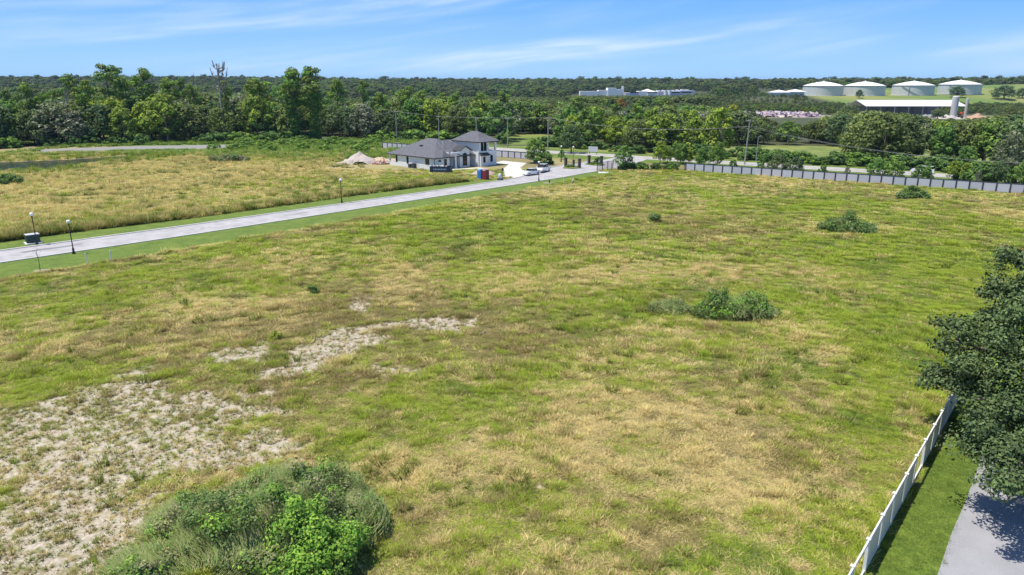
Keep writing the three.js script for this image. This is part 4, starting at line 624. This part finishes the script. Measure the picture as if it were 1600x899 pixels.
// ---------- small things on the verges ----------
{
  const t = thing('transformer_box', 'dark green transformer box on a white pad beside the road', 'utility box', [-62.3, 0, -90.4], 0.75);
  part('cabinet', rbox(1.5, 1.05, 1.2, 0.05, 0, 0.63, 0), std(0.03, 0.055, 0.05, 0.5), t); part('lid', box(1.54, 0.06, 1.24, 0, 1.19, 0), std(0.5, 0.52, 0.5, 0.5), t); part('pad', box(1.9, 0.14, 1.7, 0, 0.06, 0.1), std(0.7, 0.68, 0.64, 0.8), t);
  const pg = [cyl(0.06, 0.06, 1.25, 10), cyl(0.075, 0.075, 0.1, 10, 0, 1.2, 0)];
  for (const [x, z, tilt, l] of [[-48.8, -79.2, 0.05, 'white marker post, left one of the two near the globe lamp'], [-46.9, -80.7, -0.03, 'white marker post, right one of the two near the globe lamp'], [10.7, -147.4, 0, 'upright white marker post on the verge before the gate'], [12.3, -147.6, -0.4, 'leaning white marker post on the verge before the gate']]) { const o = thing('marker_post', l, 'post', [x, 0, z], 0, 'white marker posts'); o.rotation.z = tilt; part('pipe', pg[0], std(0.82, 0.82, 0.82, 0.5), o); part('cap', pg[1], std(0.75, 0.75, 0.75, 0.5), o); }
  const s = thing('sapling', 'bare thin sapling in a patch of bare soil near the lamp', 'sapling', [-52.2, 0, -76]); part('stem', [...limb([[0, 0, 0], [0.04, 1.1, 0], [0, 2.2, 0.03]], 0.04, 0.02, 6), ...limb([[0.02, 1.4, 0], [0.35, 2, 0.1]], 0.018, 0.008, 4), ...limb([[0.02, 1.6, 0], [-0.3, 2.2, -0.1]], 0.018, 0.008, 4), ...limb([[0, 2.1, 0], [0.1, 2.7, 0.1]], 0.018, 0.008, 4)], barkMat, s); { const L = new Leaves(), r = rngOf(3); clump(L, r, [0, 2.3, 0], [0.4, 0.6, 0.4], 34, 0.1, P_GREY, 0.1); part('leaves', L.geo(), leafMat(), s); }
  const d = new THREE.CircleGeometry(1, 20); d.rotateX(-Math.PI / 2); const soilM = std(0.34, 0.27, 0.21, 1);
  for (const [x, z, a, b] of [[-51.6, -76.2, 1.5, 0.7], [7.6, -148.4, 1.2, 0.7], [-42, -86, 1.2, 0.6]]) { const m = structure('bare_soil', d.clone(), soilM); m.position.set(x, 0.009, z); m.scale.set(a, 1, b); }
  const h = thing('fire_hydrant', 'small dark fire hydrant on bare soil at the verge', 'hydrant', [7.8, 0, -148.2]); const hm = std(0.12, 0.04, 0.03, 0.5); part('barrel', new THREE.LatheGeometry([[0.01, 0], [0.17, 0], [0.17, 0.06], [0.11, 0.08], [0.11, 0.55], [0.14, 0.57], [0.14, 0.62], [0.09, 0.72], [0.03, 0.78], [0.001, 0.8]].map((p) => new THREE.Vector2(...p)), 14), hm, h); for (const sx of [-1, 1]) part('nozzle', rod([0.09 * sx, 0.42, 0], [0.2 * sx, 0.42, 0], 0.055, 0.055, 10), hm, h);
}
// ---------- building site ----------
function toilet(x, z, col, label) {
  const o = thing('portable_toilet', label, 'portable toilet', [x, 0, z], -0.75), m = std(...col, 0.45); part('cabin', [rbox(1.1, 2.05, 1.1, 0.05, 0, 1.1, 0), box(1.18, 0.1, 1.18, 0, 0.06, 0)], m, o); const d = part('door', rbox(0.74, 1.75, 0.05, 0.02, 0, 1.05, 0.56), std(...col.map((c) => c * 0.8), 0.45), o); part('handle', box(0.05, 0.12, 0.05, 0.28, 1.05, 0.6), black, d);
  const r = new THREE.CylinderGeometry(0.56, 0.56, 1.14, 16, 1, false, -Math.PI / 2, Math.PI); r.rotateX(Math.PI / 2); r.rotateZ(0); r.scale(1, 0.32, 1); r.translate(0, 2.12, 0); part('roof', r, std(0.8, 0.8, 0.8, 0.5), o); for (const s of [-1, 1]) part('side_vent', box(0.02, 0.18, 0.7, s * 0.56, 1.85, 0), black, o);
}
toilet(-6.8, -154.6, [0.05, 0.25, 0.6], 'blue portable toilet beside the red one'); toilet(-5.7, -154.0, [0.3, 0.03, 0.04], 'dark red portable toilet beside the blue one');
{
  const o = thing('skip_container', 'long dark blue open skip at the front corner of the house', 'skip', [-16.6, 0, -167.2], -0.12), m = std(0.03, 0.05, 0.09, 0.5);
  part('side', box(4.9, 1.25, 0.08, 0, 0.7, 1.05), m, o); part('side', box(4.9, 1.25, 0.08, 0, 0.7, -1.05), m, o); for (const s of [-1, 1]) part('end_wall', box(0.08, 1.25, 2.02, s * 2.41, 0.7, 0), m, o); part('floor', box(4.8, 0.08, 2.0, 0, 0.12, 0), m, o); part('rim', [box(5, 0.1, 0.14, 0, 1.36, 1.05), box(5, 0.1, 0.14, 0, 1.36, -1.05)], m, o);
  for (let k = 0; k < 7; k++) part('rib', box(0.1, 1.15, 0.08, -2.1 + k * 0.7, 0.7, 1.12), m, o); part('painted_band', box(3.2, 0.3, 0.01, 0, 0.75, 1.098), std(0.3, 0.42, 0.5, 0.5), o);
  const r = rngOf(17), g = []; for (let k = 0; k < 26; k++) { const q = box(0.3 + r() * 0.8, 0.12 + r() * 0.2, 0.15 + r() * 0.4); q.rotateY(r() * 3); q.rotateX(r() - 0.5); q.translate((r() - 0.5) * 4, 1.05 + r() * 0.35, (r() - 0.5) * 1.5); g.push(q); } const rub = part('rubbish', g, std(0.5, 0.46, 0.4, 0.9), o); rub.userData.label = 'pale rubbish heaped in the skip';
}
const soilTex = tex(256, 256, (x, y) => { const q = 0.68 + 0.5 * fbm(x / 12, y / 12, 4); return [q, q * 0.97, q * 0.95]; }, true, [3, 3]);
function heap(name, label, x, z, rx, rz, h, col, seed, lump = 0.25) {
  const g = new THREE.PlaneGeometry(2, 2, 40, 40); g.rotateX(-Math.PI / 2); const p = g.attributes.position;
  for (let i = 0; i < p.count; i++) { const a = p.getX(i), b = p.getZ(i), q = Math.hypot(a, b), n = fbm(a * 2.2 + seed, b * 2.2, 4); p.setXYZ(i, a * rx, Math.max(-0.1, h * (Math.pow(Math.max(0, 1 - q * (0.85 + 0.5 * (n - 0.5))), 0.85) * 1.05 + lump * (n - 0.5) * (q < 0.9 ? 1 : 0)) - 0.06), b * rz); }
  g.computeVertexNormals(); const o = thing(name, label, 'heap', [x, 0, z]); part('pile', g, std(...col, 1, { map: soilTex }), o); return o;
}
heap('sand_heap', 'large pale sand heap left of the white house', -39.4, -186.5, 4.2, 3.2, 2.9, [0.5, 0.44, 0.4], 3, 0.7);
heap('dirt_heap', 'small pinkish dirt heap behind the portable toilets', -6.6, -163.5, 2.6, 2.2, 1.4, [0.46, 0.36, 0.3], 9);
heap('sand_heap', 'low yellowish sand heap right of the large one', -34.4, -188.5, 3.4, 2.4, 1.5, [0.55, 0.43, 0.3], 21, 0.8);
{
  const r = rngOf(55), o = thing('rubble_heap', 'reddish pink rubble of broken blocks beside the sand heap', 'rubble', [-33.2, 0, -184.5]), cols = [std(0.45, 0.2, 0.17, 1), std(0.5, 0.4, 0.36, 1), std(0.55, 0.5, 0.45, 1), std(0.4, 0.28, 0.2, 1)], g0 = [rbox(0.5, 0.3, 0.35, 0.03), rbox(0.35, 0.25, 0.3, 0.03), rbox(0.9, 0.12, 0.2, 0.02)];
  for (let k = 0; k < 130; k++) { const q = part('block', g0[(r() * 3) | 0], cols[(r() * 4) | 0], o), a = r() * 6.28, d = Math.sqrt(r()); q.position.set(Math.cos(a) * d * 2.7, 0.12 + (1 - d) * 1.1 * r() + 0.1, Math.sin(a) * d * 1.5); q.rotation.set(r(), r() * 6, r()); }
  const s = thing('site_post', 'white site post with dark box and black base near the driveway', 'site post', [-2.5, 0, -152.4], 0.4); part('base', rbox(1.1, 0.35, 0.8, 0.05, 0, 0.17, 0), black, s); part('sack', (() => { const g = new THREE.SphereGeometry(0.42, 12, 8); g.scale(1, 1.5, 0.8); g.translate(-0.1, 0.9, 0); return g; })(), std(0.6, 0.6, 0.62, 0.9), s); part('pole', cyl(0.04, 0.04, 2.4, 8, 0.5, 0.1, 0.1), black, s); part('box', rbox(0.35, 0.6, 0.3, 0.03, 0.5, 2.3, 0.1), black, s);
}
// ---------- gate, islands, iron fence ----------
{
  const pil = [rbox(0.55, 2.1, 0.55, 0.03, 0, 1.05, 0), box(0.7, 0.14, 0.7, 0, 2.14, 0)], pm = std(0.06, 0.055, 0.05, 0.8);
  for (const [x, z, s, l] of [[13.3, -177.4, 1, 'dark gate pillar at the left of the near island'], [15.4, -178.8, 0.7, 'short dark pillar in the middle of the near island'], [16.5, -175.2, 1, 'dark gate pillar at the right of the near island'], [19.7, -183.4, 1, 'dark gate pillar at the left of the far island'], [22.8, -182.6, 0.95, 'dark gate pillar at the right of the far island']]) { const o = thing('gate_pillar', l, 'pillar', [x, 0.1, z], 0.7); o.scale.setScalar(s); part('shaft', pil[0], pm, o); part('cap', pil[1], pm, o); }
  function iron(A, B, n, h, name, label, category) {
    const dx = B[0] - A[0], dz = B[1] - A[1], len = Math.hypot(dx, dz), o = thing(name, label, category, [A[0], 0, A[1]], Math.atan2(-dz, dx)), w = len / n, pk = []; for (let q = 0.14; q < w; q += 0.14) pk.push(box(0.022, h - 0.2, 0.022, q, h / 2, 0)); const pg = mergeGeometries(pk.map(prep)), rg = mergeGeometries([box(w, 0.05, 0.05, w / 2, h - 0.12, 0), box(w, 0.05, 0.05, w / 2, 0.16, 0)].map(prep)), po = rbox(0.12, h + 0.15, 0.12, 0.01, 0, h / 2, 0);
    for (let k = 0; k <= n; k++) { part('post', po, black, o).position.x = k * w; if (k < n) { part('pickets', pg, black, o).position.x = k * w; part('rails', rg, black, o).position.x = k * w; } }
    return o;
  }
  iron([20.2, -169.8], [24.6, -174.4], 3, 2.0, 'entrance_gate', 'black iron entrance gate leaf beside the road', 'gate');
  iron([16.4, -175.2], [13.4, -177.4], 1, 1.5, 'entrance_gate', 'black iron gate leaf on the near island', 'gate');
  iron([23.8, -171.4], [41, -170.2], 8, 1.6, 'iron_fence', 'black iron picket fence between gate and grey wall', 'fence');
  structure('pavement', sheet([[20.4, -169.2], [23, -169.6], [22.4, -165.6], [20, -164.9]], 0.022), concMat);
  const r = rngOf(71);
  for (const P of [islandA, islandB]) for (let k = 0; k < 6; k++) { const t = [r(), r(), r()], s = t[0] + t[1] + t[2], x = (P[0][0] * t[0] + P[2][0] * t[1] + P[4][0] * t[2]) / s, z = (P[0][1] * t[0] + P[2][1] * t[1] + P[4][1] * t[2]) / s; plant('bush', x, z, 0.5 + 0.4 * r(), 1.2, undefined, tints.bush[1]); }
  plant('bush', 22.2, -184.4, 1.9, 0.8, 'dark clipped round shrub on the far island', tints.bush[2]);
  for (let k = 0; k < 26; k++) plant('bush', mix(24.5, 41, r()), -171.8 - r() * 2.5 + (k % 2), 0.8 + 1.1 * r(), 1 + 0.3 * r());
  const b = thing('notice_board', 'grey notice board on two legs beside the highway', 'sign', [23.6, 0, -209.5], -0.5); part('board', rbox(2.9, 1.5, 0.12, 0.03, 0, 1.55, 0), std(0.55, 0.55, 0.57, 0.7), b); for (const s of [-1, 1]) part('leg', box(0.12, 1.7, 0.1, s * 1.1, 0.75, -0.12), barkMat, b);
}
// ---------- vehicles ----------
const tyreG = (() => { const g = new THREE.TorusGeometry(0.25, 0.1, 8, 18); return g; })(), rimG = (() => { const g = new THREE.CylinderGeometry(0.2, 0.2, 0.14, 14); g.rotateX(Math.PI / 2); return g; })(), carGlass = new THREE.MeshPhysicalMaterial({ color: 0x0b0e12, roughness: 0.05 }), rubber = std(0.02, 0.02, 0.02, 0.9), alloy = std(0.5, 0.5, 0.52, 0.35, { metalness: 0.6 });
function car(kind, pos, turn, label, paintCol) {
  const prof = { sedan: { body: [[-2.25, 0.35], [-2.3, 0.62], [-2.2, 0.88], [-1.3, 0.95], [1.0, 0.97], [2.1, 0.86], [2.3, 0.6], [2.25, 0.35]], cab: [[-1.75, 0.92], [-1.1, 1.38], [0.3, 1.42], [1.15, 0.93]], w: 0.88, ax: [-1.4, 1.4] }, estate: { body: [[-2.3, 0.4], [-2.35, 0.75], [-2.28, 1.02], [1.05, 1.05], [2.1, 0.95], [2.35, 0.7], [2.3, 0.4]], cab: [[-2.2, 1.0], [-1.95, 1.6], [0.2, 1.66], [1.1, 1.02]], w: 0.92, ax: [-1.4, 1.42] }, pickup: { body: [[-2.8, 0.5], [-2.82, 1.05], [-0.95, 1.07], [1.2, 1.1], [2.5, 1.03], [2.75, 0.8], [2.72, 0.5]], cab: [[-0.95, 1.04], [-0.8, 1.75], [0.55, 1.8], [1.3, 1.08]], w: 0.98, ax: [-1.75, 1.8] } }[kind];
  const o = thing(kind === 'pickup' ? 'pickup_truck' : kind === 'estate' ? 'estate_car' : 'parked_car', label, kind === 'pickup' ? 'pickup truck' : 'car', pos, turn), pm = new THREE.MeshPhysicalMaterial({ color: new THREE.Color().setRGB(...paintCol), roughness: 0.35, clearcoat: 1, clearcoatRoughness: 0.05 });
  const ext = (P, w, bev) => { const s = new THREE.Shape(P.map((p) => new THREE.Vector2(...p))), g = new THREE.ExtrudeGeometry(s, { depth: 2 * w - 2 * bev, bevelEnabled: true, bevelThickness: bev, bevelSize: bev * 0.7, bevelSegments: 2 }); g.translate(0, 0, -w + bev); return g; };
  part('body', ext(prof.body, prof.w, 0.07), pm, o);
  const c = prof.cab, inset = c.map(([x, y], i) => [x * 0.93 + (i < 2 ? -0.02 : 0.02), y]); part('cabin_glass', ext(inset, prof.w - 0.1, 0.09), carGlass, o); part('roof', rbox(Math.abs(c[2][0] - c[1][0]) + 0.25, 0.07, prof.w * 2 - 0.24, 0.03, (c[1][0] + c[2][0]) / 2, c[2][1] + 0.035, 0), pm, o);
  for (const s of [-1, 1]) { for (const x of [(c[1][0] + c[2][0]) / 2]) part('door_pillar', box(0.09, 0.5, 0.03, x, (c[0][1] + c[1][1]) / 2 + 0.02, s * (prof.w - 0.08)), pm, o); for (const ax of prof.ax) { const wl = part('wheel', tyreG, rubber, o); wl.position.set(ax, 0.35, s * (prof.w - 0.06)); part('rim', rimG, alloy, wl); } part('headlight', rbox(0.1, 0.14, 0.34, 0.02, prof.body[5] ? prof.body[prof.body.length - 3][0] + 0.12 : 2.2, 0.78, s * (prof.w - 0.3)), std(0.75, 0.78, 0.8, 0.15), o); part('tail_light', rbox(0.08, 0.22, 0.26, 0.02, prof.body[1][0] + 0.02, 0.82, s * (prof.w - 0.25)), std(0.35, 0.02, 0.02, 0.3), o); part('mirror', rbox(0.14, 0.12, 0.2, 0.03, c[3][0] - 0.35, c[3][1] + 0.1, s * (prof.w + 0.1)), pm, o); }
  if (kind === 'pickup') part('load_bed', box(1.7, 0.04, 1.6, -1.85, 1.1, 0), rubber, o);
  part('bumper', rbox(0.14, 0.2, prof.w * 1.9, 0.04, prof.body[prof.body.length - 2][0] + 0.04, 0.5, 0), kind === 'pickup' ? alloy : pm, o);
  return o;
}
car('sedan', [4.3, 0.015, -161.6], -2.32, 'white saloon car parked in front of the white pickup', [0.78, 0.78, 0.78]);
car('pickup', [7.2, 0.015, -167.6], -2.0, 'white pickup truck parked behind the white saloon', [0.78, 0.79, 0.8]);
car('estate', [94.6, 0.02, -164.6], Math.PI - Math.atan2(hwyDir[1], hwyDir[0]), 'white estate car driving on the highway behind the wall', [0.78, 0.79, 0.8]);
// ---------- power poles and wires ----------
const poleMat = std(0.36, 0.33, 0.3, 0.95);
const poles = [[-41.7, -262, 10.7, 'wooden power pole left of the white house'], [-25.3, -251, 9.4, 'power pole behind the ridge of the low house roof'], [-11.9, -242, 9.4, 'power pole behind the taller house roof'], [-1.4, -233, 9.6, 'power pole just right of the white house'], [11.2, -225, 10.1, 'power pole behind the bushy driveway tree'], [59.4, -183, 11.4, 'tallest bare power pole, leaning slightly, behind the grey wall']];
for (const [x, z, h, l] of poles) { const o = thing('power_pole', l, 'power pole', [x, 0, z], -0.6); part('pole', cyl(0.19, 0.12, h, 10, 0, -0.1, 0), poleMat, o); part('crossarm', box(2.0, 0.12, 0.12, 0, h - 0.5, 0.14), poleMat, o); for (const s of [-0.9, -0.3, 0.9]) part('insulator', cyl(0.05, 0.04, 0.2, 8, s, h - 0.44, 0.14), std(0.6, 0.6, 0.58, 0.3), o); if (x > 50) o.rotation.z = -0.035; }
{ const o = thing('street_light', 'slim grey street light right of the tallest pole', 'street light', [64.8, 0, -190.4], 0.9); part('pole', cyl(0.1, 0.06, 6.4, 8), std(0.4, 0.4, 0.4, 0.6), o); part('arm', rod([0, 6.3, 0], [1.6, 6.6, 0], 0.05), std(0.4, 0.4, 0.4, 0.6), o); part('lamp_head', rbox(0.6, 0.12, 0.25, 0.04, 1.7, 6.58, 0), std(0.4, 0.4, 0.4, 0.6), o); }
{
  const wireM = std(0.3, 0.3, 0.31, 0.6), darkW = std(0.03, 0.03, 0.03, 0.7), ends = [[-120, -310, 10.5], ...poles.map(([x, z, h]) => [x, z, h]), [150, -118, 10]];
  const spans = (dy, side, sag) => { const pts = []; for (let i = 0; i + 1 < ends.length; i++) { const a = ends[i], b = ends[i + 1], L = Math.hypot(b[0] - a[0], b[1] - a[1]); for (let k = 0; k < 14; k++) { const t = k / 14; pts.push(V(mix(a[0], b[0], t) + side * 0.55, mix(a[2] - dy(i), b[2] - dy(i + 1), t) - sag * L * L * 0.0009 * 4 * t * (1 - t), mix(a[1], b[1], t) + side * 0.8)); } } return new THREE.TubeGeometry(new THREE.CatmullRomCurve3(pts), 220, 0.02, 4); };
  const drop = (i) => (i === 6 ? 1.9 : 0.3);
  for (const [g, m, l] of [[spans(drop, -1, 0.5), wireM, 'upper power wire on the far side of the poles'], [spans(drop, 1, 0.5), wireM, 'upper power wire on the near side of the poles'], [spans((i) => drop(i) + 0.9, 0.2, 0.55), darkW, 'dark wire just below the upper pair'], [spans((i) => drop(i) + 2.2, 0.2, 0.7), darkW, 'lowest dark cable strung along the poles']]) { const o = part('power_wire', g, m, scene); o.name = numbered('power_wire'); o.userData = { label: l, category: 'wire', group: 'wires along the highway' }; }
}
// ---------- tank farm, shed, silos, scrap, factory ----------
{
  const shell = std(0.62, 0.63, 0.6, 0.6, { map: tex(512, 128, (x, y) => { const q = 0.9 + 0.12 * (fbm(x / 5, y / 60, 3) - 0.5) - (y % 32 < 1 ? 0.05 : 0); return [q, q, q]; }) }), roofM = std(0.84, 0.83, 0.82, 0.6), rimM = std(0.35, 0.34, 0.33, 0.7), R = 20.6, Hh = 10.6;
  const sg = new THREE.CylinderGeometry(R, R, Hh, 72, 1, true); sg.translate(0, Hh / 2, 0); const rg = new THREE.LatheGeometry([[R + 0.35, Hh], [R * 0.7, Hh + 1.9], [R * 0.35, Hh + 3.5], [0.8, Hh + 4.4], [0.01, Hh + 4.5]].map((p) => new THREE.Vector2(...p)), 72), rim = new THREE.TorusGeometry(R + 0.3, 0.22, 6, 72); rim.rotateX(Math.PI / 2); rim.translate(0, Hh - 0.1, 0);
  [[337.5, 'leftmost of the four white storage tanks'], [382.5, 'second white storage tank from the left, without dark pipe'], [435.3, 'third white storage tank from the left, with dark pipe'], [485.7, 'rightmost of the four white storage tanks']].forEach(([x, l], k) => {
    const z = -800, y = terrain(x, z), o = thing('storage_tank', l, 'tank', [x, y - 0.3, z], 0, 'row of white tanks on the bank'); part('shell', sg, shell, o); const rf = part('roof', rg, roofM, o); part('rim', rim, rimM, o); part('vent', cyl(0.5, 0.5, 1, 10, 0, Hh + 4.3, 0), roofM, rf);
    if (k > 1) { part('pipe', cyl(0.35, 0.35, Hh, 8, -13, 0, 16.4), rimM, o); part('stair', (() => { const g = []; for (let q = 0; q < 30; q++) { const a = 1.75 + q * 0.03; g.push(box(0.8, 0.12, 0.5, Math.cos(a) * (R + 0.5), 0.3 + q * 0.35, Math.sin(a) * (R + 0.5), -a)); } return g; })(), rimM, o); }
    part('base_ring', cyl(R + 0.5, R + 0.5, 0.5, 72, 0, 0, 0), std(0.5, 0.5, 0.48, 0.9), o);
  });
  const s = thing('long_shed', 'long open shed with pale metal gable roof below the tanks', 'shed', [241, 0, -450]), rm = [std(0.62, 0.63, 0.66, 0.5), std(0.66, 0.67, 0.7, 0.5)];
  const rp = box(4.3, 0.12, 14); rp.rotateX(0.24); rp.translate(2.15, 8.4, 6.6); const rp2 = box(4.3, 0.12, 14); rp2.rotateX(-0.24); rp2.translate(2.15, 8.4, -6.6);
  for (let k = 0; k < 14; k++) { part('roof_panel', rp, rm[k % 2], s).position.x = -30 + k * 4.34; part('roof_panel', rp2, rm[k % 2], s).position.x = -30 + k * 4.34; }
  for (let k = 0; k < 8; k++) for (const z of [-12.6, 12.6]) part('post', box(0.4, 6.7, 0.4, -29 + k * 8.4, 3.35, z), rimM, s); part('rear_wall', box(60, 6.2, 0.2, 0, 3.1, -13), std(0.42, 0.41, 0.4, 0.9), s);
  const con = std(0.5, 0.48, 0.46, 0.9);
  for (const [x, r, h, l] of [[263.5, 1.9, 12.8, 'wide concrete silo at the right end of the long shed'], [270.6, 0.75, 11.3, 'slim pale silo column right of the wide one']]) { const o = thing('silo', l, 'silo', [x, 0, -436]); part('body', cyl(r, r * 0.96, h - r * 0.4, 24), con, o); const d = new THREE.SphereGeometry(r * 0.96, 20, 8, 0, 6.3, 0, 1.57); d.scale(1, 0.4, 1); d.translate(0, h - r * 0.4, 0); part('cap', d, con, o); }
  const w = thing('storage_building', 'low white building left of the first tank', 'building', [288, terrain(288, -772) - 0.2, -772]); part('wall', [box(18, 4, 12, -8, 2, 0), box(16, 4.5, 12, 9.2, 2.25, -2)], std(0.72, 0.71, 0.69, 0.8), w); { const g = new THREE.CylinderGeometry(0.01, 11.5, 2.6, 4); g.rotateY(Math.PI / 4); g.scale(1.2, 1, 0.85); g.translate(-8, 5.3, 0); part('roof', g, std(0.8, 0.79, 0.78, 0.7), w); const g2 = g.clone(); g2.translate(17.4, 0.6, -2); part('roof', g2, std(0.78, 0.78, 0.78, 0.7), w); } part('door', box(3, 3, 0.1, 13.5, 1.5, 4.06), rimM, w);
  // scrap yard: heaps, containers and machines
  const pur = [[0.36, 0.26, 0.36], [0.48, 0.38, 0.38], [0.3, 0.24, 0.32], [0.52, 0.44, 0.42], [0.42, 0.4, 0.44]], r = rngOf(91);
  const spots = [[150, -462, 'leftmost scrap heap'], [157, -452, 'second scrap heap'], [164, -460, 'third scrap heap'], [170, -450, 'fourth scrap heap'], [177, -456, 'fifth scrap heap'], [184, -452, 'rightmost scrap heap']];
  spots.forEach(([x, z, l], k) => { const o = heap('scrap_heap', l + ' of the pinkish row below the left tank', x, z, 6.4, 4.6, 2.2 + r() * 1.2, pur[k % 5], k * 7, 1.6); const g0 = box(1.6, 1.1, 1.4); for (let q = 0; q < 16; q++) { const m = part('scrap_block', g0, std(...pur[(r() * 5) | 0], 0.8), o); m.position.set((r() - 0.5) * 11, 0.5 + r() * 2, -1 + r() * 5); m.rotation.set(r(), r() * 3, r()); } });
  for (const [x, z, l, c, sc] of [[206, -424, 'pale rock heap left of the long shed', [0.55, 0.5, 0.47], 1], [232, -434, 'white scrap heap under the shed eave', [0.6, 0.58, 0.55], 1.2], [246, -432, 'grey scrap heap under the middle of the shed', [0.3, 0.3, 0.3], 1.1], [257, -431, 'pale scrap heap under the right end of the shed', [0.55, 0.5, 0.48], 1], [276, -432, 'brown scrap heap right of the silos', [0.5, 0.32, 0.22], 1], [298, -430, 'pale gravel heap right of the oak', [0.6, 0.58, 0.6], 1.1]]) heap('scrap_heap', l, x, z, 6.5 * sc, 4, 2.2, c, x, 1.5);
  const ex = (x, z, l, sc) => { const o = thing('excavator', l, 'machine', [x, 0, z], 0.6), om = std(0.62, 0.12, 0.03, 0.5); o.scale.setScalar(sc); part('cab', rbox(2, 1.9, 1.8, 0.15, -0.6, 2.2, 0), om, o); part('engine_hood', rbox(2.2, 1.2, 2.2, 0.15, -2.2, 1.8, 0), om, o); part('boom', [rod([0.4, 1.8, 0], [3, 4, 0], 0.22), rod([3, 4, 0], [4.8, 2, 0], 0.18)], om, o); part('bucket', rbox(0.9, 0.9, 1, 0.1, 4.9, 1.6, 0), rimM, o); for (const s of [-1, 1]) part('track', rbox(4, 0.9, 0.6, 0.3, -1, 0.5, s * 1.1), rubber, o); part('window', box(1.2, 0.9, 1.84, -0.5, 2.5, 0), carGlass, o); };
  ex(318, -440, 'orange machine in the yard near the right edge', 1.5); ex(276, -448, 'small orange machine right of the silos', 0.9);
  // factory far off
  const f = thing('factory', 'long white and grey factory on the far plain', 'building', [180, terrain(180, -1055) - 0.5, -1055]), wm = std(0.78, 0.77, 0.75, 0.8), gm = std(0.55, 0.55, 0.58, 0.8), yb = 20 - terrain(180, -1055);
  for (const [x, wd, h, d, m] of [[-70, 26, 7.5, 20, wm], [-50, 14, 9, 18, wm], [-38, 12, 12, 24, wm], [-28, 8, 10, 24, wm], [-21.5, 3, 14.5, 3, wm], [-8, 22, 5.5, 24, gm], [6, 12, 7.5, 26, wm], [19, 14, 6.5, 30, wm], [42, 32, 7.5, 34, gm], [68, 22, 8.5, 30, gm]]) part('wing', box(wd, h, d, x, h / 2, 0), m, f);
  for (let k = 0; k < 9; k++) part('roof_unit', box(3 + (k % 3), 1.2 + (k % 2) * 0.6, 4, 16 + k * 6.8, k < 2 ? 7.1 : k < 6 ? 8.2 : 9.2, -2), wm, f); for (const x of [36, 42]) part('silo', cyl(2.2, 2.2, 9, 16, x, 0, 19.5), wm, f); for (const x of [-6, 18, 50, 66]) part('window_band', box(14, 1.4, 0.2, x, 6, x < 0 ? 12.15 : x < 20 ? 15.15 : 17.15), carGlass, f); part('pitched_roof', (() => { const g = new THREE.CylinderGeometry(0.1, 15, 4, 4); g.rotateY(Math.PI / 4); g.translate(14, 8.6, 0); return g; })(), wm, f);
  const m = thing('water_tower', 'tiny slim tower on the horizon at far left', 'tower', [-1090, terrain(-1090, -1500), -1500]); part('shaft', cyl(1.4, 1.1, 46, 10), rimM, m); part('tank', cyl(3.4, 3.4, 6, 16, 0, 44, 0), rimM, m);
}
// ---------- labels for the many trees: zone, kind and place in the row ----------
{
  const zones = [[-0.38, 'in the wood behind the pond'], [-0.17, 'in the wood left of the house'], [0.0, 'in the wood behind the house'], [0.25, 'in the wood beyond the gate'], [0.5, 'beyond the highway behind the grey wall'], [9, 'beyond the highway near the right edge']], looks = { oak: 'dark round oak', leaf: 'green broadleaf tree', grey: 'greyish mossy tree', bush: 'leafy shrub', pine: 'slender pine', snag: 'bare dead tree' }, buckets = new Map();
  for (const p of planted) { const t = p.x / -p.z; let zn = zones.find(([a]) => t < a)[1]; if (p.kind === 'bush') zn = p.z > -187 && p.x > 12 && p.x < 24 ? 'on the gate islands' : p.z > -176 && p.x > 24 && p.x < 42 ? 'along the iron fence' : p.x < -40 && p.z > treeline(p.x) + 6 ? 'in the weeds before the wood' : zn.replace('in the wood', 'at the foot of the wood'); const deep = p.kind !== 'bush' ? (p.z > treeline(p.x) - 22 ? 'front-row ' : p.z > treeline(p.x) - 50 ? 'second-row ' : 'rear ') : '', key = deep + looks[p.kind] + '|' + zn; if (!buckets.has(key)) buckets.set(key, []); buckets.get(key).push({ ...p, t, zn, deep }); }
  const ord = (n) => { const w = ['', 'first', 'second', 'third', 'fourth', 'fifth', 'sixth', 'seventh', 'eighth', 'ninth', 'tenth']; return w[n] || n + (n % 10 === 1 && n !== 11 ? 'st' : n % 10 === 2 && n !== 12 ? 'nd' : n % 10 === 3 && n !== 13 ? 'rd' : 'th'); };
  for (const b of buckets.values()) b.sort((a, c) => a.t - c.t).forEach((p, i) => { p.o.userData.label = `${p.deep}${looks[p.kind]} ${p.zn}, ${b.length > 1 ? ord(i + 1) + ' from the left' : 'the only one'}`; p.o.userData.group = p.kind === 'bush' ? 'shrubs around the wood and gate' : 'trees of the wood'; });
}
renderer.render(scene, camera);
